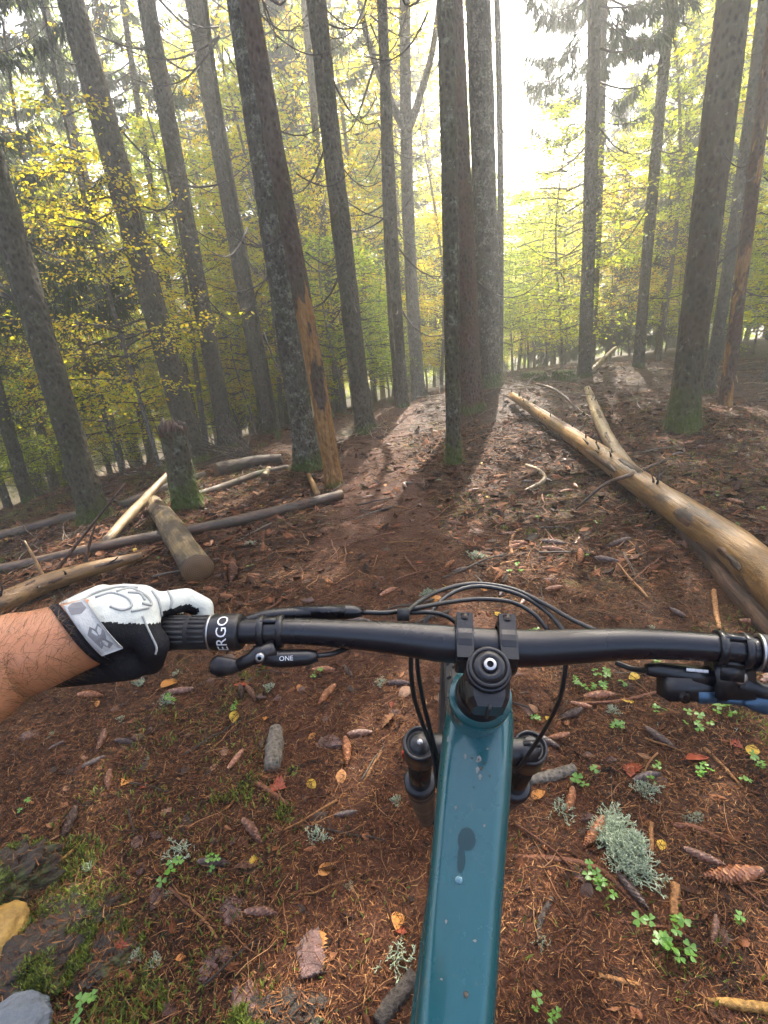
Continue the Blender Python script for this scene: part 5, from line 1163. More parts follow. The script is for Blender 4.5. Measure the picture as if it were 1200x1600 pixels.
# wheels
def wheel(axle, lat, nm, seed):
    lat = nrm(lat); u = nrm(np.cross(lat, [0, 0, 1.0])); w = np.cross(u, lat)
    mb = MB(); R0, r0 = WR - .029, .029; n, m = 96, 12
    a = np.linspace(0, 2 * math.pi, n, endpoint=False); b = np.linspace(0, 2 * math.pi, m, endpoint=False)
    rad = np.cos(a)[:, None] * u + np.sin(a)[:, None] * w
    v = axle + rad[:, None] * (R0 + r0 * np.cos(b))[None, :, None] + lat * (r0 * np.sin(b))[None, :, None]
    i = np.arange(n)[:, None] * m; j = np.arange(m)[None]; i2 = (np.arange(n)[:, None] + 1) % n * m; j2 = (j + 1) % m
    mb.add(v.reshape(-1, 3), np.stack([i + j, i2 + j, i2 + j2, i + j2], -1).reshape(-1, 4))
    for k in range(84):
        aa = 2 * math.pi * k / 84; rd = math.cos(aa) * u + math.sin(aa) * w; tg = np.cross(lat, rd)
        for off, tilt, hw in (((-.008, 0, .0055), (.008, 0, .0055)) if k % 2 else ((-.022, .75, .005), (.022, -.75, .005), (0, 0, .004))):
            nr = nrm(rd * math.cos(tilt) - lat * math.sin(tilt)) if tilt else rd; la = np.cross(tg, nr)
            c = axle + rd * R0 + (nr * r0 if tilt else rd * math.sqrt(max(0, r0 ** 2 - off ** 2)) + lat * off) + nr * .001
            mb.box(c, (hw, .0075, .0032), np.c_[la, tg, nr])
    wh = obj(nm, mb.mesh(nm, False), M['tyre'], bike)
    mb = MB(); rim = []
    prof = [(WR - .052, -.014), (WR - .05, .014), (WR - .075, .008), (WR - .077, -.008)]
    n = 64; a = np.linspace(0, 2 * math.pi, n, endpoint=False); rad = np.cos(a)[:, None] * u + np.sin(a)[:, None] * w
    v = np.stack([axle + rad * r + lat * o for r, o in prof], 1); i = np.arange(n)[:, None] * 4; i2 = (np.arange(n)[:, None] + 1) % n * 4; j = np.arange(4)[None]; j2 = (j + 1) % 4
    mb.add(v.reshape(-1, 3), np.stack([i + j, i2 + j, i2 + j2, i + j2], -1).reshape(-1, 4)); obj('rim', mb, M['black_alloy'], wh)
    mb = MB(); mb.lathe([(-.05, .009), (-.035, .028), (-.03, .016), (.03, .016), (.035, .028), (.05, .009)], axle, lat, 16); obj('hub', mb, M['black_alloy'], wh)
    mb = MB()
    for k in range(28):
        aa = 2 * math.pi * k / 28; s_ = 1 if k % 2 else -1; bb = aa + (.5 if k % 4 < 2 else -.5)
        mb.tube([axle + (math.cos(bb) * u + math.sin(bb) * w) * .026 + lat * .032 * s_, axle + (math.cos(aa) * u + math.sin(aa) * w) * (WR - .075)], [.001, .001], 4, False)
    obj('spoke_set', mb, M['silver'], wh)
    return wh
wheel(AXLE, LAT, 'front_wheel', 1)
HEAD = nrm([math.sin(math.radians(14)), math.cos(math.radians(14)), 0]); FLAT = nrm(np.cross(HEAD, [0, 0, 1.0]))
BB = np.array([AXLE[0], AXLE[1], 0]) - HEAD * .80 + np.array([0, 0, .35]); RAX = BB - HEAD * .44 + np.array([0, 0, .03])
wheel(RAX, FLAT, 'rear_wheel', 2)

# fork
fork = obj('fork', MB().loft([ringpts(CRM + LAT * s - FWD * (.010 * (1 - abs(s) / .09)) + AX * (-.012), FWD, AX, .021 - .004 * abs(s) / .09, 10) for s in np.linspace(-.082, .082, 9)]), M['black_alloy'], bike)
for side, cr in ((-1, CRL), (1, CRR)):
    mb = MB(); mb.lathe([(-.045, .0195), (-.043, .023), (-.004, .0235), (.0, .0225), (.0, .019), (-.004, .0185), (-.004, .014), (.001, .0135), (.002, .004)], cr, LAX, 28, 0, False)
    lug = obj('crown_lug', mb, M['black_alloy'], fork)
    mb = MB(); mb.lathe([(-.22, .0175), (-.04, .0175)], cr, LAX, 24); obj('stanchion', mb, M['stanchion'], fork)
    lo = CRM + LAT * side * .078 - LAX * .18; end = AXLE + LAT * side * .062
    cr2 = cr - LAX * .155
    mb = MB(); mb.lathe([(0, .021), (-.004, .0255), (-.02, .0255), (-.03, .0235)], cr2, LAX, 24); obj('wiper_seal', mb, M['black_alloy'], fork)
    d = nrm(end - (cr2 - LAX * .02)); ln = np.linalg.norm(end - (cr2 - LAX * .02))
    mb = MB(); mb.lathe([(0, .0235), (.06, .023), (ln * .6, .021), (ln, .018), (ln + .02, .012)], cr2 - LAX * .02, d, 24); obj('lower_leg', mb, M['fork_dirty'], fork)
    if side < 0:
        mb = MB(); mb.lathe([(.002, .0045), (.006, .004), (.007, .002)], cr - LAX * .003, LAX, 10); obj('valve_cap', mb, M['silver'], fork)
    else:
        mb = MB(); mb.lathe([(.0, .0135), (.006, .013), (.008, .010), (.008, .004)], cr, LAX, 18); mb.box(cr + LAX * .010, (.011, .003, .003), np.c_[LAT, LFW, LAX]); obj('damper_dial', mb, M['black_alloy'], fork)
mb = MB(); q = CRL - LAX * .052; mb.lathe([(0, .0246), (-.008, .0246)], q, LAX, 24); obj('red_ring', MB().tube([q - LAT * .0236 + LFW * .004 - LAX * s for s in (0, .012, .024)], [.0025, .003, .002], 6), M['red_anod'], fork)
# fork arch
arc = [CRL - LAX * .19 + LFW * .012, CRL - LAX * .165 + LFW * .05 + LAT * .012, CRM - LAX * .15 + LFW * .062, CRR - LAX * .165 + LFW * .05 - LAT * .012, CRR - LAX * .19 + LFW * .012]
obj('fork_arch', MB().tube(smooth_path(arc, 18), .012, 8), M['fork_dirty'], fork)

# frame
frame = None
TT0, TT1 = P(745, 1136, .532), P(707, 1600, .400)
tdir = nrm(TT1 - TT0); tlat = nrm(np.cross(tdir, [0, 0, 1.0])); tlat = tlat if tlat[0] > 0 else -tlat; tup = nrm(np.cross(tlat, tdir)); tup = tup if tup[2] > 0 else -tup
sec = np.array([(-.60, 1), (0, 1.04), (.60, 1), (.74, .93), (.92, .62), (1, .35), (1, -.3), (.85, -.75), (.5, -1), (-.5, -1), (-.85, -.75), (-1, -.3), (-1, .35), (-.92, .62), (-.74, .93)])
def tube_sec(p0, dirs, lat_, up_, stops):
    return [p0 + dirs * s + lat_ * (sec[:, :1] * w) + up_ * ((sec[:, 1:] - 1) * h) for s, w, h in stops]
Ltt = np.linalg.norm(TT1 - TT0)
mb = MB(); mb.loft(tube_sec(TT0, tdir, tlat, tup, [(-.062, .026, .024), (-.045, .0325, .027), (-.02, .0365, .028), (0, .0375, .027), (.05, .0368, .026), (Ltt * .5, .0345, .024), (Ltt, .0315, .022), (Ltt + .1, .029, .021), (Ltt + .32, .024, .02)]))
frame = obj('frame', mb, M['teal'], bike)
frame.data.polygons.foreach_set('use_smooth', [True] * len(frame.data.polygons))
HT_T = CAP - AX * .083; HT_B = CAP - AX * .215
mb = MB(); mb.lathe([(0, .0305), (-.01, .0315), (-.06, .029), (-.12, .031), (-.135, .0315)], HT_T - AX * .0, AX, 28); obj('head_tube', mb, M['teal'], frame)
SEATJ = TT0 + tdir * (Ltt + .30) - tup * .02
obj('down_tube', MB().tube([HT_B + AX * .01 - FWD * .02, HT_B * .6 + BB * .4 - np.array([0, 0, .02]), BB], [.028, .033, .034], 14), M['teal'], frame)
obj('seat_tube', MB().tube([BB, SEATJ, SEATJ + (SEATJ - BB) * .1], [.02, .019, .018], 14), M['teal'], frame)
ST = SEATJ + np.array([0, 0, .15]) - HEAD * .05
obj('seat_post', MB().tube([SEATJ, ST], [.0155, .0155], 14), M['black_alloy'], frame)
for s in (-1, 1):
    obj('chain_stay', MB().tube([BB + FLAT * .03 * s, BB * .5 + RAX * .5 + FLAT * .06 * s, RAX + FLAT * .07 * s], [.014, .011, .010], 10), M['teal'], frame)
    obj('seat_stay', MB().tube([SEATJ - (SEATJ - BB) * .2 + FLAT * .02 * s, RAX + FLAT * .068 * s], [.010, .009], 10), M['teal'], frame)
    c0 = BB + FLAT * .075 * s; c1 = c0 + s * HEAD * .168 + np.array([0, 0, -.02]); cr_ = obj('crank', MB().tube([c0, c1], [.013, .010], 10), M['black_alloy'], bike)
    mb = MB(); mb.box(c1 + FLAT * .055 * s, (.048, .05, .008), np.c_[FLAT, HEAD, [0, 0, 1]]); obj('pedal', mb, M['black_alloy'], cr_)
obj('chainring', MB().lathe([(-.002, .02), (-.002, .066), (.002, .066), (.002, .02)], BB + FLAT * .05, FLAT, 40), M['black_alloy'], bike)
mb = MB(); U_ = np.array([0, 0, 1.0])
mb.loft([ST - HEAD * .06 + HEAD * s + U_ * (z + .035) + np.c_[np.cos(np.linspace(0, 6.283, 13)[:-1])] * FLAT * w + np.c_[np.sin(np.linspace(0, 6.283, 13)[:-1])] * U_ * .018 for s, w, z in [(.15, .010, -.01), (.13, .02, 0), (.05, .024, .0), (-.03, .045, 0), (-.09, .068, .008), (-.125, .055, .014)]])
obj('saddle', mb, M['rubber'], bike)
# headset and spacers
mb = MB(); mb.lathe([(-.045, .0195), (-.045, .0195), (-.058, .0195), (-.059, .0187), (-.060, .0205), (-.070, .0212), (-.071, .020), (-.073, .0228), (-.080, .0252), (-.086, .0265), (-.094, .0265)], CAP, AX, 32, 0, False); obj('headset', mb, M['black_alloy'], bike)

# stem
mb = MB(); mb.lathe([(-.046, .017), (-.046, .0195), (-.044, .0205), (-.010, .0200), (-.007, .0192), (-.006, .0165)], CAP, AX, 32, 0, False)
SB = FWD
def rect(c, u, w, a, b): return np.array([c - u * a - w * b * .6, c - u * a * .75 - w * b, c + u * a * .75 - w * b, c + u * a - w * b * .6, c + u * a + w * b * .6, c + u * a * .75 + w * b, c - u * a * .75 + w * b, c - u * a + w * b * .6])
mid = CAP - AX * .028; ext = BAR - mid; 
mb.loft([rect(mid + ext * t, LAT, AX, a, b) for t, a, b in ((.1, .020, .015), (.45, .017, .014), (.72, .019, .014), (.9, .022, .013))])
# pinch block at the rear with its slit
mb.loft([rect(mid - SB * d, LAT, AX, a, b) for d, a, b in ((.008, .0195, .0165), (.022, .0175, .016), (.030, .0135, .0145))])
stem = obj('stem', mb.mesh('stem', False), M['black_alloy'], bike)
mb = MB(); mb.box(mid - SB * .0304, (.0012, .002, .0165), np.c_[LAT, SB, AX]); obj('slit', mb, M['rubber'], stem)
for s in (-1, 1):
    c = BAR + LAT * s * .0195
    mb = MB(); mb.lathe([(-.0085, .0195), (-.008, .0235), (-.006, .0245), (.006, .0245), (.008, .0235), (.0085, .0195)], c, LAT, 28, 0, False)
    mb.box(c + AX * .017 + FWD * .014, (.0075, .010, .006), np.c_[LAT, FWD, AX]); mb.box(c - AX * .017 + FWD * .012, (.0075, .010, .006), np.c_[LAT, FWD, AX]); mb.box(c + AX * .016 - FWD * .010, (.0075, .009, .007), np.c_[LAT, FWD, AX])
    obj('bar_clamp', mb.mesh('bar_clamp', False), M['black_alloy'], stem)
    obj('clamp_bolt', MB().lathe([(0, .004), (.005, .004), (.005, .002), (.003, .002)], c + AX * .021 + FWD * .018, nrm(AX * .3 + FWD), 10, 0, False), M['stanchion'], stem)
obj('top_cap', MB().lathe([(-.006, .0180), (-.001, .0180), (.0, .0170), (.0, .0143), (-.0015, .0140), (-.0015, .0132), (.0025, .0126), (.003, .0075), (.001, .0062)], CAP, AX, 40, 0, True), M['black_alloy'], stem)
cb = obj('cap_bolt', MB().lathe([(.001, .0055), (.0052, .0055), (.0058, .005), (.0058, .0029)], CAP, AX, 24, 0, False), M['silver'], stem)
obj('hex_socket', MB().lathe([(.0058, .0029), (.0025, .0028), (.0024, .0002)], CAP, AX, 6, 0, False), M['rubber'], cb)

# handlebar: centre line from the left bar end to the right grip
BP = [(60, 992, .470, 30), (250, 988, .462, 38), (372, 987, .457, 38), (450, 986, .458, 40), (530, 990, .465, 43), (610, 996, .472, 50), (680, 1004, .475, 57), (757, 1011, .475, 58), (830, 1013, .470, 57), (900, 1010, .460, 53), (993, 1006, .448, 48), (1097, 1010, .434, 44), (1190, 1020, .424, 43), (1290, 1034, .412, 43)]
bp = smooth_path([P(a, b, d) for a, b, d, w in BP], 70); brad = np.interp(np.linspace(0, len(BP) - 1, 70), range(len(BP)), [w / 2 * d / FOC for a, b, d, w in BP])
bar = obj('handlebar', MB().tube(bp, brad, 28), M['bar_black'], bike)
def bar_at(px):
    k = np.argmin([abs(((p - CAM) @ RI) / ((p - CAM) @ FW) * FOC + 600 - px) for p in bp]); k = min(max(k, 1), 68)
    d = nrm(bp[k + 1] - bp[k - 1]); return bp[k], d, brad[k]
g0, gd, _ = bar_at(372); gl = np.linalg.norm(P(372, 987, .457) - P(60, 992, .470)); gd = nrm(P(372, 987, .457) - P(60, 992, .470)); GI = P(378, 987, .457)
gup = nrm(np.cross(gd, FW)); gup = gup if gup[2] > 0 else -gup; gback = np.cross(gd, gup); gback = gback if gback @ FW < 0 else -gback
mb = MB(); mb.lathe([(-gl, .0150), (-.030, .0152), (-.026, .0156)], GI, gd, 32)
for k in range(7):    # raised rubber ribs facing the rider
    for row, (s0, s1) in enumerate(((-.045, -.030), (-.068, -.049))):
        a = math.radians(-20 + 17 * k); rd = gback * math.cos(a) + gup * math.sin(a)
        mb.box(GI + gd * ((s0 + s1) / 2) + rd * .0153, ((s1 - s0) / 2, .0014, .0007), np.c_[gd, np.cross(gd, rd), rd])
grip = obj('grip', mb, M['rubber'], bike)
mb = MB(); mb.lathe([(-.027, .0155), (-.025, .0163), (-.002, .0166), (0, .0155), (0, .012)], GI, gd, 36); collar = obj('grip_collar', mb, M['black_alloy'], grip)
mb = MB(); mb.lathe([(-.0275, .0166), (-.0262, .0166)], GI, gd, 36); obj('collar_groove', mb, M['silver'], collar)

def text_mesh(txt, size, fn, name, mat, parent):
    cu = bpy.data.curves.new('lettering', 'FONT'); cu.body = txt; cu.size = size; cu.align_x = 'CENTER'; cu.align_y = 'CENTER'; cu.resolution_u = 3
    o = bpy.data.objects.new('lettering', cu); C.objects.link(o); dg = bpy.context.evaluated_depsgraph_get(); me = bpy.data.meshes.new_from_object(o.evaluated_get(dg)); bpy.data.objects.remove(o); bpy.data.curves.remove(cu)
    import bmesh
    bm = bmesh.new(); bm.from_mesh(me); bmesh.ops.triangulate(bm, faces=bm.faces[:]); bmesh.ops.subdivide_edges(bm, edges=[e for e in bm.edges if e.calc_length() > size * .25], cuts=2, use_grid_fill=False); bmesh.ops.triangulate(bm, faces=bm.faces[:])
    for v in bm.verts: v.co = Vector(fn(v.co.x, v.co.y))
    bm.to_mesh(me); bm.free(); me.name = name; me.materials.clear()
    return obj(name, me, M[mat], parent)
def wrap(x, y):   # letters read upwards round the collar, their tops towards the hand
    a = x / .0167 * 1.0; rd = gback * math.cos(a + .1) + gup * math.sin(a + .1); return GI + gd * (-.0125 - y) + rd * .0170
text_mesh('ERGO', .0135, wrap, 'lettering', 'white_print', collar)
# right grip starts at the picture edge
c0, cd_, _ = bar_at(1190); GR = P(1184, 1019, .424); gdr = nrm(P(1290, 1034, .412) - GR)
mb = MB(); mb.lathe([(0, .012), (0, .0150), (.004, .0155), (.022, .0158), (.024, .0145), (.13, .0150)], GR, gdr, 32); grip2 = obj('grip', mb, M['rubber'], bike)
mb = MB(); mb.lathe([(-.001, .0125), (-.001, .0158), (.0008, .0158), (.0008, .0125)], GR, gdr, 36, 0, False); obj('collar_groove', mb, M['silver'], grip2)

# dropper lever under the left half
def clamp(px, w, nm='lever_clamp', bolt_dn=True):
    c, d, r = bar_at(px); u = nrm(np.cross(d, FW)); u = u if u[2] > 0 else -u; b = np.cross(d, u); b = b if b @ FW < 0 else -b
    mb = MB()
    for s in (-1, 1): mb.lathe([(-.0028, r), (-.0028, r + .0032), (.0028, r + .0032), (.0028, r)], c + d * s * w, d, 28, 0, False)
    for a in (-60, 60): rd = b * math.cos(math.radians(a)) + u * math.sin(math.radians(a)); mb.box(c + rd * (r + .0012), (w, .003, .0018), np.c_[d, np.cross(d, rd), rd])
    mb.box(c - u * (r + .007), (w * .9, .006, .007), np.c_[d, b, u]); return mb, c, d, u, b, r
mb, c, d, u, b, r = clamp(430, .0085)
dl = obj('dropper_lever', mb, M['black_alloy'], bike)
piv = P(410, 1023, .447)
mb = MB(); mb.tube([piv + d * .012 + u * .006, piv - d * .004, P(392, 1030, .444), P(372, 1040, .442)], [.0075, .0085, .006, .0055], 10)
mb.loft([P(370, 1041, .442) + np.c_[np.cos(np.linspace(0, 6.283, 11)[:-1])] * w_ * u * 1.0 + np.c_[np.sin(np.linspace(0, 6.283, 11)[:-1])] * .004 * FW + RI * x for x, w_ in [(.004, .004), (-.004, .0075), (-.016, .0098), (-.022, .007), (-.0235, .002)]])
obj('thumb_paddle', mb, M['black_alloy'], dl)
mb = MB(); mb.tube([P(412, 1024, .448), P(440, 1029, .450), P(482, 1027, .452), P(496, 1025, .453)], [.0088, .0082, .0072, .005], 12); obj('lever_body', mb, M['black_alloy'], dl)
mb = MB(); mb.lathe([(0, .0042), (.002, .0042), (.003, .0034), (.003, .0018)], piv - FW * .008, -FW, 16, 0, False); obj('pivot_bolt', mb, M['silver'], dl)
text_mesh('ONE', .006, lambda x, y: P(447, 1029, .4415) + RI * (x * .98 - 0 * y) + UP * (y + x * .05), 'lettering', 'white_print', dl)
obj('cable', MB().tube(smooth_path([P(495, 1025, .453), P(520, 1021, .462), P(545, 1012, .478), P(580, 1000, .51)], 14), .0025, 8), M['hose'], dl)
# left brake lever body lying on top of the bar, its hose
mb = MB(); mb.tube(smooth_path([P(385, 970, .476), P(420, 962, .482), P(480, 958, .490), P(540, 956, .496), P(566, 957, .498)], 14), np.interp(np.linspace(0, 1, 14), [0, .25, .8, 1], [.004, .0065, .0075, .004]), 10)
bl = obj('brake_lever', mb, M['black_alloy'], bike)
mb = MB(); mb.box(P(500, 955, .488), (.024, .004, .0045), np.c_[RI, FW, UP]); obj('reservoir', mb, M['black_alloy'], bl)
# right brake lever hanging below the bar
mb, c, d, u, b, r = clamp(1136, .0095)
br = obj('brake_lever', mb, M['black_alloy'], bike)
mb = MB(); mb.tube([P(1010, 1046, .446), P(1030, 1047, .445), P(1075, 1054, .442), P(1110, 1058, .440)], [.005, .0068, .0085, .009], 12); mb.box(P(1092, 1072, .444), (.032, .010, .010), np.c_[RI, FW, UP]); mb.box(P(1140, 1058, .438), (.016, .010, .016), np.c_[RI, FW, UP])
mb.tube([P(1150, 1063, .436), P(1185, 1078, .434), P(1215, 1083, .432)], [.010, .007, .007], 10)
obj('lever_body', mb, M['black_alloy'], br)
mb = MB(); mb.lathe([(0, .006), (.003, .006), (.004, .0045), (.004, .0025)], P(1154, 1058, .428), -FW, 16, 0, False); obj('lever_bolt', mb, M['silver'], br)
mb = MB(); mb.lathe([(0, .0055), (.003, .0055), (.003, .002)], P(1068, 1088, .437), -FW, 16, 0, False); obj('adjust_bolt', mb, M['stanchion'], br)
mb = MB(); mb.box(P(1102, 1088, .437), (.0075, .004, .0048), np.c_[RI, FW, UP]); obj('blue_insert', mb, M['lever_sky_tint'], br)
mb = MB(); mb.tube([P(1110, 1090, .438), P(1150, 1095, .437), P(1168, 1096, .436)], [.004, .0035, .005], 8)
mb.loft([P(px, py, .435) + np.c_[np.cos(np.linspace(0, 6.283, 13)[:-1])] * w_ * UP + np.c_[np.sin(np.linspace(0, 6.283, 13)[:-1])] * .005 * FW for px, py, w_ in [(1160, 1096, .003), (1175, 1098, .007), (1195, 1098, .0105), (1230, 1092, .0115), (1280, 1090, .010)]])
obj('lever_blade', mb, M['lever_sky_tint'], br)
mb = MB()
for k in range(9): mb.box(P(1074 + k * 3.8, 1046.3 + k * .35, .4335), (.0007 + .0003 * (k % 3), .0004, .0013), np.c_[RI, FW, UP])
obj('lever_print', mb, M['white_print'], br)
# hoses and cables
for pts in [[(630, 962, .50), (655, 940, .53), (690, 922, .565), (740, 912, .585), (800, 920, .58), (850, 943, .555), (890, 966, .53), (930, 985, .505)],
            [(660, 1000, .52), (668, 965, .535), (700, 930, .565), (745, 916, .58), (800, 925, .575), (840, 945, .56), (870, 972, .54), (885, 1005, .53), (878, 1080, .56), (858, 1128, .60), (826, 1178, .65), (806, 1205, .67)],
            [(565, 957, .498), (610, 957, .505), (650, 950, .52), (700, 941, .545), (750, 936, .56), (800, 941, .56), (835, 960, .55), (856, 985, .54)],
            [(640, 957, .52), (675, 957, .525), (700, 964, .53), (718, 980, .535), (730, 1005, .54)],
            [(648, 985, .53), (642, 1030, .535), (646, 1085, .56), (660, 1130, .585), (676, 1175, .60), (683, 1230, .61)],
            [(655, 985, .54), (652, 1035, .545), (660, 1090, .57), (672, 1140, .59), (684, 1190, .605), (690, 1250, .615)],
            [(962, 1035, .47), (985, 1044, .462), (1003, 1047, .452), (1012, 1046, .447)]]:
    obj('brake_hose', MB().tube(smooth_path([P(*p) for p in pts], 40), .0026, 8), M['hose'], bike)
mb = MB(); mb.box(P(630, 960, .50), (.006, .005, .0055), np.c_[RI, FW, UP]); obj('cable_clip', mb, M['rubber'], bike)
# wet marks and grit on the top tube: they sit on its flat top
def tt_pt(px, py, h=.0006):
    d = FW + RI * (px - 600) / FOC - UP * (py - 800) / FOC; o = TT0 + tup * h; t_ = ((o - CAM) @ tup) / (d @ tup); return CAM + d * t_
M['wet'] = gloss('wet_paint', (.0008, .030, .036), .3, .05); 
M['mud'] = plain('dried_mud', (.20, .20, .18), .8, 0, .4, 300)
t = NT('water'); t.b.inputs['Transmission Weight'].default_value = .6; t.b.inputs['IOR'].default_value = 1.33; t.out((.25, .5, .6), .03); M['water'] = t.m
def mark(name, pts, mat, h): 
    v = [tt_pt(px, py, h) for px, py in pts]; c = np.mean(v, 0); n = len(v); mb = MB(); mb.add(np.vstack([v, c]), [[i, (i + 1) % n, n] for i in range(n)]); obj(name, mb.mesh(name, False), M[mat], frame)
def oval(cx, cy, rx, ry, n=20, k=.06, s=0): return [(cx + rx * math.cos(a) * (1 + k * math.sin(3 * a + s)), cy + ry * math.sin(a) * (1 + k * math.cos(2 * a + s))) for a in np.linspace(0, 6.283, n + 1)[:-1]]
mark('water_smear', oval(729, 1311, 14, 19), 'wet', .0022); mark('water_smear', oval(720, 1343, 6, 22, 16, .15, 1), 'wet', .0026)
mb = MB(); p = tt_pt(717, 1375, .0016); mb.loft([ringpts(p + tup * z, tlat, tdir, r_, 12) for z, r_ in ((0, .0034), (.0012, .0030), (.0022, .0018), (.0025, .0004))]); obj('water_drop', mb, M['water'], frame)
for px, py, r_ in ((728, 1554, .0022), (752, 1200, .0016), (748, 1187, .0012), (738, 1184, .0012), (757, 1192, .0010), (765, 1212, .0008), (740, 1230, .0007), (703, 1108, .0015)):
    o = obj('grit', blob((r_, r_, r_ * .7), px, 2, .3), M['greywood'], frame, True); o.location = Vector(tt_pt(px, py, .0016)) - wloc(frame)

for px, py, rx, ry, s_ in ((748, 1186, 4, 6, 1), (746, 1203, 3, 5, 2), (750, 1214, 2.5, 4, 3), (727, 1182, 2.5, 4, 4), (735, 1126, 3, 2, 5), (762, 1170, 2, 2, 6), (700, 1155, 2, 5, 7), (712, 1262, 2, 3, 8), (757, 1290, 2, 2, 9), (697, 1440, 2, 3, 3), (742, 1470, 3, 2, 4), (690, 1530, 2, 2, 5)):
    mark('mud_spot', oval(px, py, rx, ry, 12, .25, s_), 'mud', .0018)

# ------------------------------------------------------------------ rider's left arm and glove
t = NT('skin'); co = t.coord(); f = t.noise(co, 60, 6, .6); g = t.noise(co, 14, 4)
sk = t.mix(g, (.47, .215, .105), (.37, .15, .07)); t.bump(f, .35, .002); t.out(sk, .42, .45); t.b.inputs['Subsurface Weight'].default_value = .12; t.b.inputs['Subsurface Radius'].default_value = (.012, .004, .002); M['skin'] = t.m
def fabric(name, col, rough=.85, sc=420, var=.25):
    t = NT(name); co = t.coord(); w1 = t.noise(co, sc, 3, .6); w2 = t.noise(co, 30, 5, .6)
    c = t.mix(w2, tuple(c * (1 - var) for c in col), tuple(min(1, c * (1 + var * .5)) for c in col)); t.bump(t.math('ADD', w1, w2), .6, .0012); return t.out(c, rough, .2)
M['glove_light'] = fabric('light_grey_glove', (.56, .58, .52)); M['glove_black'] = fabric('black_glove', (.012, .012, .014), .75); M['strap'] = fabric('grey_strap', (.46, .47, .45), .7); M['logo'] = plain('dark_logo', (.15, .15, .155), .5); M['hair'] = island('arm_hair', [(0, (.05, .025, .012)), (.6, (.16, .08, .03)), (1, (.42, .25, .10))], .4); M['seam'] = fabric('grey_seam', (.36, .37, .35))

WR0 = P(148, 985, .432); FA0 = P(0, 1036, .405); fdir = nrm(WR0 - FA0)
elbow = FA0 - fdir * .165 + np.array([0, -.02, -.01]); shoulder = np.array([-.30, -.12, 1.42])
apath = np.array([shoulder, shoulder * .5 + elbow * .5 + [-.01, 0, -.01], elbow + [.0, -.01, .02], elbow, elbow + fdir * .05, elbow + fdir * .12, FA0, FA0 + (WR0 - FA0) * .35, FA0 + (WR0 - FA0) * .7, WR0, WR0 + fdir * .012])
ar = [.058, .052, .045, .043, .044, .043, .0365, .0335, .0305, .0285, .019]
ap = smooth_path(apath, 60); arr = np.interp(np.linspace(0, 10, 60), range(11), ar)
person = obj('person', MB().tube(ap, arr, 36), M['skin'])
person.data.transform(Matrix.Translation(-Vector(WR0))); person.location = WR0
tag(person, "rider's hairy left forearm and gloved hand holding the left grip", 'person')

def capsule(mb, a, b, ra, rb, n=16):
    a, b = np.asarray(a, float), np.asarray(b, float); d = b - a; L = np.linalg.norm(d) + 1e-9; pr = []
    for t_ in np.linspace(-math.pi / 2, 0, 6): pr.append((ra * math.sin(t_), max(1e-4, ra * math.cos(t_))))
    for t_ in np.linspace(0, math.pi / 2, 6): pr.append((L + rb * math.sin(t_), max(1e-4, rb * math.cos(t_))))
    mb.lathe(pr, a, d, n)
hand = MB()
WRH = WR0 + fdir * .012
mcp = [P(240, 947, .456), P(222, 937, .470), P(192, 934, .480), P(160, 936, .484)]
for m_, rr in zip(mcp, (.0135, .014, .0135, .0125)): capsule(hand, WRH + (m_ - WRH) * .15, m_, .021, rr)
capsule(hand, WR0 + fdir * .014, WRH + fdir * .014, .0290, .0275); capsule(hand, P(108, 956, .448), P(160, 938, .466), .0115, .0150); capsule(hand, P(108, 956, .448), P(172, 960, .446), .0115, .0165)
capsule(hand, mcp[0], mcp[1], .0135, .014); capsule(hand, mcp[1], mcp[2], .014, .0135); capsule(hand, mcp[2], mcp[3], .0135, .0125)
FING = [[mcp[0], P(290, 937, .482), P(317, 949, .492), P(319, 972, .490)],
        [mcp[1], P(268, 950, .500), P(272, 985, .506), P(262, 1003, .490)],
        [mcp[2], P(236, 950, .508), P(240, 988, .510), P(232, 1006, .490)],
        [mcp[3], P(198, 952, .508), P(204, 988, .508), P(200, 1004, .490)]]
for fpts, rr in zip(FING, (.0112, .0112, .0108, .0098)):
    for i in range(3): capsule(hand, fpts[i], fpts[i + 1], rr * (1.08 - .08 * i), rr * (1.0 - .08 * i))
# thumb wraps under the grip, thumb base and heel of the hand
capsule(hand, WRH + fdir * .01 - UP * .008, P(218, 985, .436), .020, .016); capsule(hand, P(218, 985, .436), P(240, 1008, .438), .0155, .0135); capsule(hand, P(240, 1008, .438), P(236, 1034, .452), .0130, .0115)
capsule(hand, P(110, 1046, .444), P(205, 1030, .448), .015, .0185); capsule(hand, P(110, 1046, .444), P(95, 1058, .440), .014, .009); capsule(hand, WRH - UP * .006, P(190, 1032, .446), .022, .018)
capsule(hand, mcp[0] * .5 + WRH * .5, P(225, 975, .440), .016, .014)
tmp = bpy.data.objects.new('tmp', hand.mesh('tmp')); C.objects.link(tmp)
md = tmp.modifiers.new('r', 'REMESH'); md.mode = 'VOXEL'; md.voxel_size = .0017; md = tmp.modifiers.new('s', 'SMOOTH'); md.factor = .5; md.iterations = 7
gm = bpy.data.meshes.new_from_object(tmp.evaluated_get(bpy.context.evaluated_depsgraph_get())); bpy.data.objects.remove(tmp); gm.name = 'glove'
npol = len(gm.polygons); cen = np.empty(npol * 3, np.float32); nor = np.empty(npol * 3, np.float32); gm.polygons.foreach_get('center', cen); gm.polygons.foreach_get('normal', nor); cen = cen.reshape(-1, 3); nor = nor.reshape(-1, 3)
e0, e1 = P(80, 962, .42), P(250, 971, .46); ed = nrm(e1 - e0); hh = (cen - e0) @ UP - ((cen - e0) @ ed) * (ed @ UP); along = (cen - e0) @ RI
fing = (along > np.linalg.norm(e1 - e0) * .93) & ((cen - CAM) @ FW > .463)
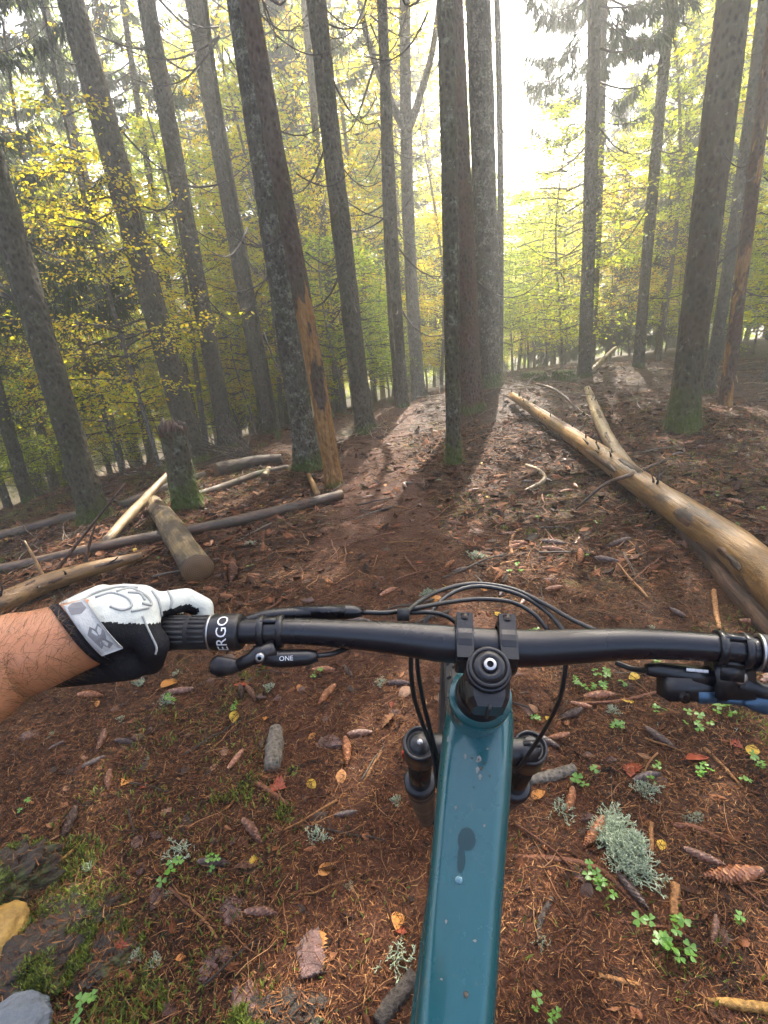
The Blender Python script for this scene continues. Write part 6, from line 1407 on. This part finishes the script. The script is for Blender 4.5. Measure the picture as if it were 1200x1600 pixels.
white = ((hh > .003 + .01 * np.clip((along - .055) / .03, 0, 1) * 0) & (nor @ UP > -.25) & ~fing) | (fing & ((nor @ UP) + .25 * (nor @ FW) * -1 > -.05) & (hh > -.02))
gm.materials.clear()
gm.polygons.foreach_set('material_index', np.where(white, 0, 1).astype(np.int32)); gm.polygons.foreach_set('use_smooth', [True] * npol)
glove = obj('glove', gm, [M['glove_light'], M['glove_black']], person)
# surface finder for trim on the glove
from mathutils.bvhtree import BVHTree
bvh = BVHTree.FromPolygons([v.co.copy() for v in gm.vertices], [tuple(p.vertices) for p in gm.polygons])
def on_glove(px, py, off=.0006):
    d = Vector(FW + RI * (px - 600) / FOC - UP * (py - 800) / FOC).normalized(); h = bvh.ray_cast(Vector(CAM), d)
    return None if h[0] is None else np.array(h[0] + h[1] * off)
def trim(pts, r, nm, mat):
    q = [on_glove(*p) for p in smooth_path([(a, b, 0) for a, b in pts], 22)[:, :2]]; q = [x for x in q if x is not None]
    if len(q) > 4: obj(nm, MB().tube(np.array(q), r, 6, True, 0, 0), M[mat], glove)
for pts in ([(150, 934), (175, 927), (200, 935), (205, 948), (190, 953), (172, 948)], [(182, 925), (205, 920), (228, 932), (236, 945), (222, 943)], [(125, 942), (150, 926), (185, 918), (215, 919)], [(200, 926), (218, 928), (226, 938)],
            [(238, 924), (248, 940), (252, 962)], [(110, 948), (135, 935)], [(205, 955), (232, 950)], [(262, 923), (268, 938), (266, 950)]):
    trim(pts, .0011, 'seam', 'seam')
trim([(222, 962), (232, 985), (244, 1010), (243, 1022)], .0009, 'piping', 'seam')
# cuff and wrist strap
def band(s0, s1, a0, a1, r, n, m, thick, skew=0):
    ax = fdir; tocam = nrm((CAM - WR0) - ax * ((CAM - WR0) @ ax)); side = np.cross(ax, tocam); side = side if side @ UP > 0 else -side; mb = MB(); g_ = []
    for th in (0, thick):
        for i in range(n):
            a = a0 + (a1 - a0) * i / (n - 1); rd = tocam * math.cos(a) + side * math.sin(a)
            for j in range(m): s = s0 + (s1 - s0) * j / (m - 1) + skew * (a - (a0 + a1) / 2); g_.append(WR0 + ax * s + rd * (r + th))
    N = n * m; F_ = []
    for i in range(n - 1):
        for j in range(m - 1):
            q = i * m + j; F_.append([q, q + 1, q + m + 1, q + m]); F_.append([N + q, N + q + m, N + q + m + 1, N + q + 1])
    for i in range(n - 1):
        for j in (0, m - 1): q = i * m + j; F_.append([q, q + m, N + q + m, N + q])
    for j in range(m - 1):
        for i in (0, n - 1): q = i * m + j; F_.append([q, q + 1, N + q + 1, N + q])
    return mb.add(np.array(g_), F_)
obj('cuff', band(-.012, -.005, -1.5, 1.6, .0300, 30, 3, .0018, -.010), M['glove_black'], glove)
strap = obj('wrist_strap', band(-.005, .011, -.70, .95, .0318, 18, 5, .002, -.010), M['strap'], glove)
def on_band(s, a, r=.0341): 
    ax = fdir; tocam = nrm((CAM - WR0) - ax * ((CAM - WR0) @ ax)); side = np.cross(ax, tocam); side = side if side @ UP > 0 else -side
    return WR0 + ax * (s * .68 + .0005 - .010 * (a - .125)) + (tocam * math.cos(a) + side * math.sin(a)) * r
for k, poly in enumerate([[(-.006, .55), (.004, .50), (.012, .62), (.011, .85), (.002, .92), (-.005, .8)],
                          [(-.004, -.05), (.003, .12), (.006, .02), (.012, .14), (.013, -.12), (.009, -.3), (.012, -.45), (.005, -.55), (.002, -.42), (-.002, -.5), (-.003, -.25)]]):
    v = [on_band(s, a) for s, a in poly]; n = len(v); c = np.mean(v, 0); c = on_band(*np.mean(poly, 0)); mb = MB(); mb.add(np.vstack([v, c]), [[i, (i + 1) % n, n] for i in range(n)]); obj('logo', mb.mesh('logo', False), M['logo' if k else 'logo'], strap)
# fine hair on the forearm
rgh = np.random.default_rng(3); mb = MB()
for k in range(2800):
    i = rgh.integers(22, 49); a = rgh.uniform(0, 6.283); p0 = ap[i] + (ap[i + 1] - ap[i]) * rgh.uniform(); ax = nrm(ap[i + 1] - ap[i]); u = nrm(np.cross(ax, [0, 0, 1])); w = np.cross(ax, u); rd = u * math.cos(a) + w * math.sin(a)
    tg = np.cross(ax, rd); q = p0 + rd * (arr[i] - .0003); d = nrm(ax * rgh.uniform(.3, 1) + tg * rgh.normal(0, .8) + rd * .35); l = rgh.uniform(.007, .018)
    pts = np.array([q, q + d * l * .5 + rd * .001, q + d * l + tg * rgh.normal(0, .002)]); sd = np.cross(d, rd) * .00012
    mb.add(np.array([pts[0] - sd, pts[0] + sd, pts[1] + sd * .8, pts[1] - sd * .8, pts[2]]), [[0, 1, 2, 3]]); mb.f.append((np.array([[3, 2, 4]]) + (mb.n - 5), 0))
o = obj('arm_hair', mb, M['hair'], person); o['kind'] = 'stuff'
